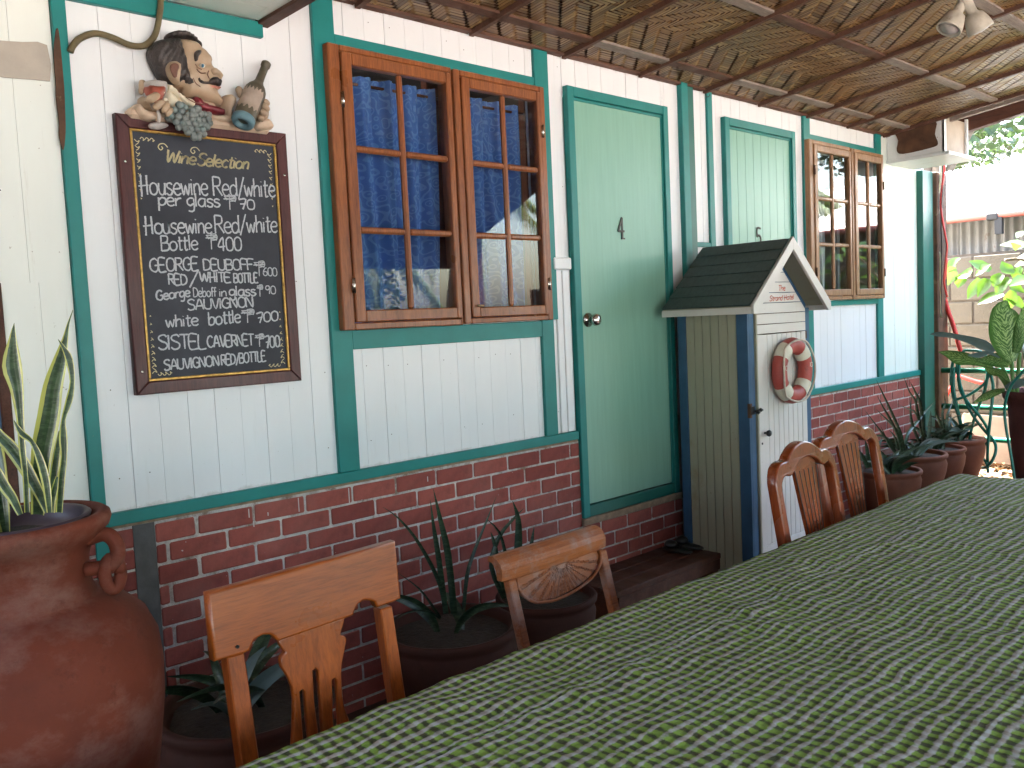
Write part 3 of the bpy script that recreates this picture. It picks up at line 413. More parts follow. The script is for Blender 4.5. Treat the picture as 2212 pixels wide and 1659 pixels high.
M['batten'] = m_wood('reddish batten', (.075, .032, .02), (.145, .065, .042), .55, 0, 'x')
M['battenw'] = m_wood('greyed batten', (.17, .12, .10), (.30, .235, .20), .6, 0, 'x')
M['weave'] = m_weave(); M['glass'] = m_glass(); M['cloth'] = m_cloth(); M['slate'] = m_slate(); M['chalk'] = m_chalk()
M['goldtext'] = simple('cream gold lettering', (.52, .42, .24), .7, .15, 60, 0)
M['gold'] = simple('gold trim', (.42, .24, .06), .35, .4, 60, .3, 90, metal=.5)
M['boardframe'] = m_wood('maroon board frame', (.045, .012, .014), (.10, .028, .026), .4, .2)
M['terra'] = m_terra('terracotta jar', (.14, .028, .013), (.26, .15, .12), .55)
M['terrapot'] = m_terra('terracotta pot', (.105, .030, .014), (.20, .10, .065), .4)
M['shadepot'] = m_terra('shade darkened clay', (.05, .015, .010), (.08, .035, .025), .25)  # darker copy of the pot clay; shade is put into the colour
M['brownpot'] = m_terra('dark brown pot', (.085, .024, .02), (.14, .06, .05), .2)
M['purplepot'] = simple('dull purple plastic', (.06, .035, .05), .4, .25, 10, .1)
M['soil'] = simple('potting soil', (.03, .02, .014), .95, .4, 40, .9, 60, dd=.01)
M['sansev'] = m_leaf('variegated leaf', (.028, .055, .02), (.42, .40, .08), (.07, .115, .05), .1, .3)
M['darkleaf'] = m_leaf('dark blade leaf', (.013, .032, .015), None, (.05, .085, .045), .06, .3)
M['dieff'] = m_leaf('mottled leaf', (.030, .085, .013), None, None, .35, .32, mottled=(.15, .23, .075))
M['silver'] = m_leaf('leaf underside', (.10, .14, .13), None, None, .15, .4)
M['bush'] = m_leaf('bush leaf', (.055, .13, .015), None, None, .45, .35)
M['treeleaf'] = m_leaf('tree foliage', (.032, .06, .018), None, None, .35, .5)
M['palm'] = m_leaf('palm leaflet', (.10, .13, .022), None, None, .35, .4)
M['bark'] = simple('bark', (.12, .085, .06), .9, .3, 8, .8, 20, dd=.02)
M['stem'] = simple('green stem', (.10, .20, .05), .5, .2, 20, .1)
M['sand'] = simple('sand', (.46, .43, .38), .95, .12, 2, .4, 20)
M['earth'] = simple('earth yard', (.12, .09, .06), .95, .35, 3, .6, 12, dd=.02)
M['litter'] = simple('dry leaves', (.36, .22, .11), .8, .5, 9, .2, 30)
M['floor'] = simple('red cement floor', (.045, .020, .016), .6, .3, 4, .2, 20)
M['block'] = simple('concrete block', (.095, .075, .055), .95, .12, 6, .8, 55, dirt=((.085, .07, .055), 4, .55), dd=.006)
M['corr'] = m_corr(); M['corrwall'] = simple('dull corrugated wall', (.21, .185, .165), .7, .2, 3, .2, dirt=((.12, .06, .04), 6, .6)); M['joint'] = simple('rough block joint', (.06, .045, .035), .95, .3, 20, .5)
M['pinkpipe'] = simple('pink plastic gutter', (.26, .075, .055), .5, .1, 5, 0)
M['railgreen'] = simple('green pipe paint', (.012, .17, .095), .3, .15, 12, .1, 30, dirt=((.12, .06, .03), 20, .66))
M['hosegreen'] = simple('green hose', (.008, .13, .10), .3, .1, 8, 0)
M['hosered'] = simple('red hose', (.55, .035, .03), .3, .1, 8, 0)
M['cablew'] = simple('yellowed cable', (.62, .60, .42), .45, .12, 8, 0)
M['cableb'] = simple('dark cable', (.05, .035, .03), .5, .2, 8, 0)
M['conduit'] = simple('corrugated conduit', (.12, .085, .04), .55, .3, 14, .4, 120)
M['steel'] = simple('brushed steel', (.55, .52, .48), .18, .1, 20, 0, metal=1)
M['brass'] = simple('tarnished metal', (.17, .12, .07), .45, .3, 30, .2, metal=.7)
M['numeral'] = simple('dark numeral paint', (.055, .05, .04), .5, .2, 20, .1)
M['black'] = simple('black iron', (.012, .012, .013), .35, .2, 20, .1)
M['rust'] = simple('rusted post', (.085, .038, .02), .8, .45, 10, .7, 30, dirt=((.30, .22, .12), 7, .62))
M['hutwhite'] = m_white('hut white boards', (.60, .55, .52), (.44, .36, .28), .25)
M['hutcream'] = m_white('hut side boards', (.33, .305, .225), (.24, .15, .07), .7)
M['hutblue'] = simple('hut blue paint', (.028, .078, .15), .5, .15, 10, .15, dirt=((.02, .05, .11), 8, .6))
M['hutroof'] = simple('dark slate green boards', (.048, .068, .068), .6, .2, 7, .3, 30, stretch=(1, 8, 8))
M['groove'] = simple('brown groove', (.10, .045, .02), .8, .3, 20, 0)
M['buoyred'] = simple('faded red ring paint', (.36, .058, .045), .5, .25, 9, .3, 30, dirt=((.22, .04, .035), 14, .6))
M['buoywhite'] = simple('cream ring band', (.58, .52, .42), .55, .12, 12, .2)
M['rope'] = simple('cream rope', (.50, .40, .32), .8, .2, 40, .5, 150)
M['redprint'] = simple('faded red print', (.50, .12, .08), .7, .25, 60, 0)
M['skin'] = simple('painted resin skin', (.38, .255, .17), .42, .16, 9, .3, 22, dirt=((.25, .13, .075), 14, .57), dd=.006)
M['hair'] = simple('painted dark hair', (.045, .032, .030), .45, .5, 30, .9, 60, dirt=((.14, .09, .06), 40, .58), dd=.006, stretch=(1, 1, .35))
M['shirt'] = simple('painted cream cloth', (.52, .36, .26), .5, .2, 9, .3, 20, dirt=((.28, .14, .09), 9, .6), dd=.006)
M['collar'] = simple('painted white collar', (.58, .48, .36), .5, .2, 12, .3, 30)
M['scarf'] = simple('painted crimson scarf', (.14, .014, .02), .4, .35, 14, .5, 30, dd=.006)
M['earin'] = simple('shaded ear paint', (.16, .06, .04), .6, .3, 20, .2)
M['lip'] = simple('painted lip', (.46, .17, .12), .45, .15, 20, 0)
M['eyew'] = simple('painted eye white', (.62, .58, .5), .3, .05, 20, 0); M['eyeb'] = simple('painted blue iris', (.08, .22, .36), .3, .2, 60, 0)
M['grape'] = simple('dusty grey grapes', (.17, .175, .165), .5, .25, 12, .2, 40, dirt=((.12, .22, .22), 9, .55))
M['wine'] = simple('painted wine', (.30, .06, .035), .35, .4, 14, 0)
M['glassrim'] = simple('painted glass', (.40, .34, .32), .3, .2, 20, 0)
M['bottle'] = simple('painted dusty bottle', (.085, .065, .042), .45, .35, 9, .3, 20, dirt=((.17, .15, .11), 12, .6))
M['bottleblue'] = simple('pale blue bottle base', (.10, .17, .20), .5, .2, 12, .1)
M['paper'] = simple('torn bottle label', (.36, .26, .21), .7, .25, 20, .2, dirt=((.16, .12, .08), 14, .55))
M['curtain'] = None
k = NT('blue patterned curtain'); gp = k.geo()['Position']
vo = k.n('ShaderNodeTexVoronoi', feature='SMOOTH_F1'); vo.inputs['Scale'].default_value = 34; k.l(k.mapping((1, .15, .8), gp), vo.inputs['Vector'])
f_ = k.ramp(k.math('SINE', k.math('MULTIPLY', vo.outputs['Distance'], 26)), [(.35, (0, 0, 0)), (.65, (1, 1, 1))])
k.col(k.mix(f_, (.07, .165, .46), (.13, .27, .58))); k.set(rough=.9, spec=.2)
tl = k.n('ShaderNodeBsdfTranslucent'); tl.inputs[0].default_value = (.08, .2, .6, 1); mx = k.n('ShaderNodeMixShader'); mx.inputs[0].default_value = .2
k.l(k.b.outputs[0], mx.inputs[1]); k.l(tl.outputs[0], mx.inputs[2]); k.l(mx.outputs[0], k.t.nodes['Material Output'].inputs[0]); M['curtain'] = k.m
M['net'] = simple('grey net curtain', (.42, .44, .46), .9, .12, 20, .2)
M['inner'] = simple('dark room wall', (.035, .03, .028), .9, .2, 3, 0)
M['innerwood'] = m_wood('brown inner shutter', (.05, .012, .005), (.10, .026, .010), .5, .1)
M['lamp'] = simple('dusty lamp enamel', (.42, .37, .31), .4, .25, 14, .15, 30, dirt=((.16, .11, .08), 18, .6))
M['patch'] = simple('bare plaster patch', (.40, .33, .28), .9, .15, 6, .2, dirt=((.26, .18, .13), 5, .56))
M['plastic'] = simple('weathered ply', (.36, .27, .21), .7, .2, 5, .1)
M['boxwhite'] = m_white('painted box beam', (.66, .66, .66), (.3, .16, .08), .7)
k = NT('sea water'); k.col((.03, .16, .22)); k.set(rough=.12); k.bump(k.noise(1.2, 5, .6), .3, .2); M['sea'] = k.m
# ============================================================ SETTING
def ground(name, m, x0, x1, y0, y1, z, nx=1, ny=1, rough=0):
    v = []; f = []
    for j in range(ny+1):
        for i in range(nx+1):
            x = x0+(x1-x0)*i/nx; y = y0+(y1-y0)*j/ny
            v.append((x, y, z + (rough*noise.noise(Vector((x*.7, y*.7, 3.1))) if rough else 0)))
    for j in range(ny):
        for i in range(nx):
            a = j*(nx+1)+i; f.append((a, a+1, a+nx+2, a+nx+1))
    me = bpy.data.meshes.new(name); me.from_pydata(v, [], f); me.materials.append(m); smooth(me); return tag(link(name, me), kind='structure')
ground('ground', M['sand'], -400, 400, -60, 300, -.14)
ground('yard', M['earth'], 7.31, 40, -14, 14, -.10, 60, 50, .05)
ground('sea', M['sea'], -1500, 1500, -2500, -28, -.12)
fl = MB().box(-2.5, 7.3, -5.4, .1, -.14, 0).build('floor', M['floor']); tag(fl, kind='structure')

# ============================================================ COTTAGE FACADE
H = empty('cottage_facade'); tag(H, 'long white boarded cottage wall with teal trim over a red brick base', 'building')
ZT = 2.72
def planks(x0, x1, z0, z1, m=None, y=0.0, w=.0935, name='wall_board'):
    m = m or M['white']; x = x0; first = True
    while x < x1-.004:
        ww = min(w*random.uniform(.97, 1.03), x1-x)
        if x1-(x+ww) < .02: ww = x1-x
        dy = random.uniform(-.0012, .0012)
        mb = MB(); g = .0003
        a, b = x+g, x+ww-g; yy = y+dy
        mb.v = [(a, yy+.012, z0), (b, yy+.012, z0), (b, yy+.012, z1), (a, yy+.012, z1), (a, yy+.0006, z0), (b, yy+.0006, z0), (b, yy+.0006, z1), (a, yy+.0006, z1), (a+.0010, yy-.0004, z0), (b-.0010, yy-.0004, z0), (b-.0010, yy-.0004, z1), (a+.0010, yy-.0004, z1)]
        mb.f = [(8, 9, 10, 11), (4, 8, 11, 7), (9, 5, 6, 10), (0, 4, 7, 3), (5, 1, 2, 6), (0, 1, 9, 8), (11, 10, 2, 3)]
        mb.build(name, m, H); x += ww
# old left wall, plaster patch
planks(-1.2, .605, 1.62, 3.1, M['oldwhite'], -.004, .115); planks(-1.2, .605, .3, .88, M['oldwhite'], -.004, .115)
planks(.64, .831, .3, 1.62, M['oldwhite'], -.004, .1); planks(.605, .831, 1.62, 3.1, M['oldwhite'], -.004, .113)
LW = MB().box(.612, .640, -.022, .004, .9, 1.62, .003).box(-.3, -.27, -.022, .004, .9, 1.62, .003).box(-.27, .612, -.022, .004, .9, .94, .003).box(-.27, .612, -.022, .004, 1.585, 1.62, .003).build('window', M['darkwood'], H)
MB().box(-.27, .612, -.012, -.008, .94, 1.585).build('shutter_sheet', M['hutblue'], LW)
for a in ((.872, 1.74, .88, ZT), (1.74, 2.86, 2.47, ZT), (1.74, 2.86, .88, 1.44), (2.86, 3.0, .88, ZT), (3.0, 3.77, 2.46, ZT), (3.77, 3.90, .3, ZT), (4.0, 4.145, .5, ZT),
          (4.145, 4.30, .5, ZT), (4.30, 5.04, 2.48, ZT), (5.04, 5.20, .5, ZT), (5.20, 6.24, 2.46, ZT), (5.20, 6.24, .86, 1.50)):
    planks(*a)
planks(6.24, 6.96, .86, ZT, M['greenwhite'])
bk = MB()
for a in ((-1.2, 1.79, 0, 3.1), (1.79, 2.81, 0, 1.46), (1.79, 2.81, 2.46, ZT), (2.81, 5.25, 0, ZT), (5.25, 6.22, 0, 1.52), (5.25, 6.22, 2.44, ZT), (6.22, 7.1, 0, ZT)):
    bk.box(a[0], a[1], .012, .05, a[2], a[3])
bk.build('backing', M['white'], H)
# house end and hidden body
MB().box(7.06, 7.10, .05, 4.0, 0, 3.0).build('end_wall', M['greenwhite'], H)
MB().box(-1.2, 7.06, 3.96, 4.0, 0, 3.0).build('rear_wall', M['white'], H)
MB().box(-1.2, 7.0, 1.2, 1.24, 0, 3.0).build('inner_wall', M['inner'], H)
MB().box(-1.2, 7.0, .05, 1.2, 2.64, 2.68).build('inner_ceiling', M['inner'], H)
MB().box(-1.2, 7.0, .05, 1.2, .30, .34).build('inner_floor', M['inner'], H)
MB().box(3.2, 3.25, .05, 1.2, .34, 2.64).build('partition', M['inner'], H)

# plaster patch and dark split beside the first post
pp = plate('bare_patch', [[(-1.1, 2.19), (-.2, 2.18), (.3, 2.20), (.52, 2.19), (.60, 2.197), (.70, 2.195), (.77, 2.2), (.815, 2.202), (.822, 2.25), (.815, 2.305), (.79, 2.31), (.75, 2.302), (.69, 2.296), (.6, 2.30), (.5, 2.31), (.42, 2.30), (.2, 2.32), (-.3, 2.31), (-1.1, 2.33)]], .004, .0005, M['patch'], H, lambda q: (q[0], q[1]-.0105, q[2]))
plate('rusty_gap', [catmull([(.833, 2.005, 0), (.843, 2.06, 0), (.846, 2.11, 0), (.849, 2.18, 0), (.849, 2.25, 0), (.848, 2.33, 0), (.845, 2.355, 0), (.838, 2.345, 0), (.828, 2.28, 0), (.827, 2.2, 0), (.824, 2.15, 0), (.827, 2.09, 0), (.824, 2.04, 0)], 3, True)], .006, .001, M['rust'], H, lambda q: (q[0], q[1]-.020, q[2]))
random.seed(3)
sp = MB()
for i in range(26):
    x = random.uniform(.1, .74); z = random.uniform(1.8, 2.62); r = random.uniform(.0015, .006)
    sp.ico((x, -.0055, z), r, 1, (1, .25, 1))
sp.build('rust_spots', M['rust'], H)

nh = MB(); rr_ = random.Random(77)
for zz in (1.02, 1.30, 1.62, 2.05, 2.58):
    for i in range(38):
        x = .92+i*.0935+rr_.uniform(-.004, .004)
        if (1.75 < x < 2.88 and 1.4 < zz < 2.5) or x > 2.99: continue
        if .97 < x < 1.57 and 1.25 < zz < 2.5: continue
        if rr_.random() < .55: nh.ico((x, -.0012, zz+rr_.uniform(-.012, .012)), .0022, 1, (1, .4, 1))
tag(nh.build('nail_heads', M['rust'], H), kind='stuff')
def trim(x0, x1, z0, z1, p=.018, m=None, name='trim_board', y=0.0):
    mb = MB().box(x0, x1, y-p, y+.004, z0, z1, .0022)
    return mb.build(name, m or M['teal'], H)
trim(.832, .872, .60, ZT, .020)
trim(.872, 1.502, 2.448, 2.50, .021)
trim(1.698, 1.787, .912, ZT, .018)
trim(1.787, 2.81, 2.468, 2.515, .016)
trim(2.81, 2.897, 1.44, ZT, .018)
trim(1.787, 2.79, 1.365, 1.437, .016)
trim(2.79, 2.866, .912, 1.44, .0185)
trim(.872, 3.0, .872, .912, .022, name='sill_board')
MB().box(.872, 3.0, -.012, .004, .862, .871).build('cement_edge', M['ledge'], H)
# fluted strip between window and door
for a, b in ((2.897, 2.935), (2.942, 2.988)):
    MB().box(a, b, -.012, .003, .914, 1.663, .002).build('batten_strip', M['white'], H)
MB().box(2.88, 2.996, -.024, .003, 1.668, 1.722, .005).build('block_moulding', M['white'], H)
# door four frame and panel
def door(x0, x1, z0, z1, num, nx, nz, knob=None, boards=False):
    D_ = MB().box(x0+.055, x1-.05, -.010, .006, z0+.06, z1-.055).build('door', M['mint'], H)
    if boards:
        x = x0+.055
        while x < x1-.055:
            w = min(.085, x1-.05-x); MB().box(x+.001, x+w-.001, -.0125, -.009, z0+.06, z1-.055, .001).build('door_board', M['mint'], D_); x += w
    else:
        MB().box(x0+.055, x1-.05, -.014, -.009, z0+.06, z1-.055, .001).build('door_skin', M['mint'], D_)
    for a in ((x0, x0+.045, z0, z1), (x1-.04, x1, z0, z1)):
        MB().box(a[0], a[1], -.030, .004, a[2], a[3], .003).build('door_jamb', M['teal'], D_)
    MB().box(x0+.045, x1-.04, -.028, .004, z1-.045, z1, .003).build('door_head', M['teal'], D_)
    MB().box(x0+.045, x1-.04, -.020, .004, z1-.060, z1-.047, .002).build('door_stop', M['teal'], D_)
    MB().box(x0+.045, x0+.055, -.018, .004, z0+.05, z1-.060, .002).build('door_stop', M['teal'], D_)
    MB().box(x1-.05, x1-.04, -.018, .004, z0+.05, z1-.060, .002).build('door_stop', M['teal'], D_)
    MB().box(x0+.045, x1-.04, -.026, .004, z0, z0+.055, .003).build('door_foot_rail', M['tealdark'], D_)
    if knob:
        kx, kz = knob
        k_ = MB()
        bm = MB().lathe([(.002, 0), (.034, 0), (.034, .006), (.015, .010), (.013, .032), (.024, .038), (.029, .050), (.027, .064), (.015, .070), (.001, .071)], (0, 0, 0), 24)
        bm.v = [(kx+x, -.014-z, kz+y) for x, y, z in bm.v]
        bm.build('door_knob', M['steel'], D_, True)
    return D_
D4 = door(3.005, 3.765, .490, 2.508, '4', 3.366, 1.873, (3.10, 1.430))
D5 = door(4.290, 5.062, .50, 2.524, '5', 4.629, 1.86, None, True)
# threshold and steps
MB().box(3.0, 3.80, -.035, .004, .455, .488, .004).build('threshold', M['ledge'], H)
# posts and trims right of the door
MB().box(3.888, 3.945, -.030, .004, .3, ZT, .003).build('post_cheek', M['teal'], H)
MB().box(3.945, 4.006, -.022, .004, .3, ZT, .003).build('post', M['tealdark'], H)
trim(4.143, 4.190, 1.80, ZT, .016); trim(4.006, 4.143, 1.797, 1.822, .014)
trim(5.187, 5.268, .90, ZT, .018); trim(5.268, 6.205, 2.497, 2.535, .016); trim(6.205, 6.292, .912, ZT, .0175)
trim(5.268, 6.205, 1.44, 1.476, .0162); trim(4.30, 6.93, .872, .912, .021, name='sill_board')
trim(6.93, 7.12, .0, 2.44, .05, M['tealdark'], 'corner_post')
MB().box(4.0, 7.06, -.010, .004, .862, .871).build('cement_edge', M['ledge'], H)

# ------------------------------------------------ bricks
MB().box(.25, 3.004, -.0108, .011, 0, .862).build('mortar_bed', M['mortar'], H)
MB().box(3.004, 3.885, -.0108, .011, 0, .455).build('mortar_bed', M['mortar'], H)
MB().box(3.885, 7.05, -.0108, .011, 0, .862).build('mortar_bed', M['mortar'], H)
def brick_mesh(w, h, seed):
    rr = random.Random(seed); v = []; n = 3
    a, b = w/2, h/2; c = .0045
    out = [(-a, -b), (a, -b), (a, b), (-a, b)]
    ring0 = [(x+rr.uniform(-.0015, .0015), -.004, z+rr.uniform(-.0015, .0015)) for x, z in out]
    pts = [(-a, -b+c), (-a+c, -b), (a-c, -b), (a, -b+c), (a, b-c), (a-c, b), (-a+c, b), (-a, b-c)]
    r1 = [(x+rr.uniform(-.001, .001), 0.0, z+rr.uniform(-.001, .001)) for x, z in pts]
    r2_ = [(x, -.0085, z) for x, _, z in r1]; r3 = [(x*(1-.004/a), -.0105+rr.uniform(-.0006, .0006), z*(1-.004/b)) for x, _, z in r1]
    v = r1+r2_+r3; f = []
    for s0 in (0, 8):
        for k_ in range(8): f.append((s0+k_, s0+(k_+1) % 8, s0+8+(k_+1) % 8, s0+8+k_))
    f.append(tuple(range(16, 24)))
    me = bpy.data.meshes.new('brick'); me.from_pydata(v, [], f); me.materials.append(M['brick']); me.update(); return me
FULL = [brick_mesh(.190, .0595, i) for i in range(7)]; cache = {}
def bricks(x0, x1, ztop, rows, xj, visible_rows, zmin=0.02):
    stuff = MB()
    for r_ in range(rows):
        zc = ztop-.0345-r_*.0685
        if zc-.03 < zmin: break
        off = xj + (.0995 if r_ % 2 else 0)
        n0 = math.floor((x0-off)/.199)
        x = off+n0*.199
        while x < x1:
            a = max(x+.0055, x0); b = min(x+.199-.0055, x1)
            if b-a > .025:
                w = b-a
                if r_ < visible_rows:
                    if w > .186: me = random.choice(FULL)
                    else:
                        key = round(w, 2)
                        if key not in cache: cache[key] = brick_mesh(max(.03, key-.001), .0595, int(key*100))
                        me = cache[key]
                    o = link('brick', me, H); o.location = ((a+b)/2, -.004, zc+random.uniform(-.001, .001)); o.rotation_euler = (0, random.uniform(-.006, .006), 0)
                else: stuff.box(a, b, -.0135, -.004, zc-.029, zc+.029)
            x += .199
    if stuff.v: tag(stuff.build('lower_bricks', M['brick'], H), kind='stuff')
random.seed(11)
bricks(.30, .945, .858, 13, 1.748, 8, -.05)
bricks(1.012, 3.003, .858, 13, 1.748, 9, -.05)
bricks(3.006, 3.80, .452, 7, 1.748, 4, -.05)
bricks(4.25, 6.93, .858, 13, 1.748, 7, -.05)
MB().box(.945, 1.012, -.016, -.004, 0, .862).build('cement_strip', M['cement'], H)
# paint drips on the bricks
dr = MB()
for x, z, l in ((1.33, .845, .03), (1.345, .80, .02), (1.52, .85, .05), (1.73, .85, .06), (1.40, .82, .012), (2.1, .835, .02)):
    dr.box(x, x+.003, -.0165, -.0145, z-l, z)
dr.build('paint_drips', M['white'], H)

# ------------------------------------------------ casement windows
GR = [(-1, -1)]
def bar(mb, x0, x1, z0, z1, ya, yb, ch=.004): mb.box(x0, x1, ya, yb, z0, z1, ch)
def casement(X0, X1, Z0, Z1, sx0, sx1, sz0, sz1, st, m, hinge, cols=2, rows=3, zr=None, y=-.052, fill=None):
    Wn = MB()
    fwd = .042
    bar(Wn, X0, sx0, Z0, Z1, y, .03); bar(Wn, sx1, X1, Z0, Z1, y, .03) if X1 > sx1 else None
    bar(Wn, sx0, sx1, sz1, Z1, y, .03); bar(Wn, sx0, sx1, Z0, sz0, y, .03)
    w = Wn.build('window', m, H)
    ys = y-.008; yb = y+.030
    sa = MB(); px0, px1, pz0, pz1 = sx0+st, sx1-st*.55, sz0+st, sz1-st
    bar(sa, sx0+.002, px0, sz0+.002, sz1-.002, ys, yb); bar(sa, px1, sx1-.002, sz0+.002, sz1-.002, ys, yb)
    bar(sa, px0, px1, sz0+.002, pz0, ys+.0008, yb); bar(sa, px0, px1, pz1, sz1-.002, ys+.0008, yb)
    sa.build('sash_frame', m, w)
    mw = .024; xm = (px0+px1)/2
    mv = MB(); bar(mv, xm-mw/2, xm+mw/2, pz0, pz1, ys+.008, yb-.006, .007); mv.build('muntin', m, w)
    zs = [pz0+(pz1-pz0)*i/rows for i in range(rows+1)]
    for zz in zs[1:-1]:
        for a, b in ((px0, xm-mw/2), (xm+mw/2, px1)):
            mh = MB(); bar(mh, a, b, zz-mw/2, zz+mw/2, ys+.0085, yb-.0065, .007); mh.build('muntin', m, w)
    for i in range(rows):
        for a, b in ((px0, xm), (xm, px1)):
            q = MB(); yy = y+.012
            q.v = [(a, yy, zs[i]), (b, yy, zs[i]), (b, yy, zs[i+1]), (a, yy, zs[i+1])]; q.f = [(0, 1, 2, 3)]; q.build('pane', M['glass'], w)
    for hx, hz in hinge:
        hb = MB().tube([(hx, ys-.003, hz-.028), (hx, ys-.003, hz+.028)], .0048, 8); hb.box(hx-.006, hx+.006, ys-.001, ys+.004, hz-.026, hz+.026); hb.build('hinge', M['steel'] if m is M['sash'] else M['rust'], w, True)
    return w
casement(1.732, 2.300, 1.437, 2.468, 1.781, 2.292, 1.463, 2.446, .046, M['sash'], ((1.779, 2.27), (1.779, 1.60)))
casement(2.312, 2.832, 1.440, 2.467, 2.346, 2.800, 1.463, 2.442, .044, M['sash'], ((2.803, 2.27), (2.803, 1.60)))
casement(5.190, 5.738, 1.480, 2.492, 5.238, 5.735, 1.504, 2.466, .044, M['sash2'], ((5.236, 2.30), (5.236, 1.66)))
casement(5.762, 6.245, 1.478, 2.490, 5.790, 6.222, 1.504, 2.466, .044, M['sash2'], ((6.222, 2.27), (6.222, 1.66)))
MB().box(2.365, 2.40, -.074, -.066, 1.508, 1.518, .003).build('latch', M['brass'], H)
# inner wooden shutters and posts seen through the glass
MB().box(2.33, 2.42, .15, .19, 1.40, 2.50, .004).build('inner_shutter', M['innerwood'], H)
MB().box(2.90, 2.97, .15, .19, 1.40, 2.50, .004).build('inner_shutter', M['innerwood'], H)

# curtains
def curtain(x0, x1, z0, z1, y, m, label, amp=.018, waves=7, rail=True, cat='curtain'):
    c = MB(); nx, nz = 90, 16
    for j in range(nz+1):
        z = z0+(z1-z0)*j/nz; t = j/nz
        for i in range(nx+1):
            u = i/nx; x = x0+(x1-x0)*u+.008*math.sin(3*t+u*5)
            a = amp*(1-.35*t)
            yy = y + a*math.sin(u*waves*6.28+1.2*math.sin(2.2*t+u*3)) + .45*a*math.sin(u*waves*14.3+t*2) + (.004*math.sin(u*waves*40) if t > .9 else 0)
            c.v.append((x, yy, z))
    for j in range(nz):
        for i in range(nx):
            a = j*(nx+1)+i; c.f.append((a, a+1, a+nx+2, a+nx+1))
    o = c.build('curtain', m, None, True); tag(o, label, cat, 'curtains behind the windows')
    if rail:
        MB().tube([(x0-.04, y, z1-.03), (x1+.05, y, z1-.03)], .006, 8).build('curtain_rod', M['innerwood'], H, True)
    return o
curtain(1.80, 2.285, 1.38, 2.405, .075, M['curtain'], 'blue patterned curtain drawn behind the left casement of the wooden window beside the menu board', .030, 5)
curtain(2.36, 2.775, 1.38, 2.405, .08, M['curtain'], 'narrow blue patterned curtain behind the casement nearest the mint door', .026, 4)
curtain(5.24, 5.62, 1.45, 2.42, .09, M['net'], 'grey net curtain inside the left leaf of the far weathered window', .012, 6)
curtain(5.80, 6.02, 1.45, 2.42, .09, M['net'], 'grey net curtain inside the right leaf of the far weathered window', .012, 5)

# ------------------------------------------------ box beam, posts
bx = MB(); bx.box(6.42, 6.46, -.40, -.004, 2.47, 2.705); bx.box(6.46, 6.86, -.37, -.004, 2.48, 2.69)
BB = bx.build('box_beam', M['boxwhite'], H)
MB().box(6.40, 6.90, -.44, -.004, 2.445, 2.469, .003).build('beam_underside', M['boxwhite'], BB)
plate('rust_hole', [catmull([(-.31, 2.51, 0), (-.12, 2.50, 0), (-.075, 2.53, 0), (-.085, 2.6, 0), (-.07, 2.665, 0), (-.2, 2.68, 0), (-.345, 2.69, 0), (-.34, 2.6, 0), (-.36, 2.53, 0)], 3, True)], .006, .001, M['rust'], BB, lambda q: (6.417+q[1]*.5, q[0], q[2]))
MB().box(6.46, 6.84, -.385, -.372, 2.485, 2.72).build('end_panel', M['plastic'], BB)
for a, b in ((6.42, 6.447), (6.835, 6.86)): MB().box(a, b, -.402, -.386, 2.472, 2.74).build('edge_strip', M['boxwhite'], BB)
RP = MB().box(7.135, 7.33, -.075, .03, -.1, 2.44, .006).build('corner_post_rusty', M['rust']); RP.name = 'timber_post'
tag(RP, 'rusty dark brown post standing at the end corner of the cottage wall', 'post')
for nm, p, r_, m, lab in (('cable', 0, .008, 'cablew', 'yellowed white cable hanging beside the rusty corner post'), ('cable', 1, .006, 'cableb', 'thin dark cable running down beside the rusty corner post'), ('hose', 2, .008, 'hosered', 'red tube hanging down from the box beam at the corner')):
    o = MB().tube(catmull(DATA['cables'][p], 5), r_, 8).build(nm, M[m], None, True); tag(o, lab, nm)
for p, lab in ((0, 'thick red hose curving down behind the green railing'), (1, 'short length of red hose lying behind the top rail'), (2, 'red hose end slanting down to the ground behind the railing')):
    o = MB().tube(catmull(DATA['red_hose'][p], 5), .017, 10).build('hose', M['hosered'], None, True); tag(o, lab, 'hose')

cd = MB().tube(catmull(DATA['conduit'], 6), .0095, 10).build('conduit', M['conduit'], None, True); tag(cd, 'brown flexible conduit looping over the wall above the sculpted head', 'conduit')
hk = MB().tube(catmull([(4.125, -.02, 2.65), (4.125, -.02, 2.62), (4.118, -.03, 2.605), (4.13, -.04, 2.61), (4.132, -.04, 2.62)], 4), .0018, 6).build('hook', M['black'], None, True); tag(hk, 'small metal hook in the ceiling edge above the narrow teal strip', 'hook')

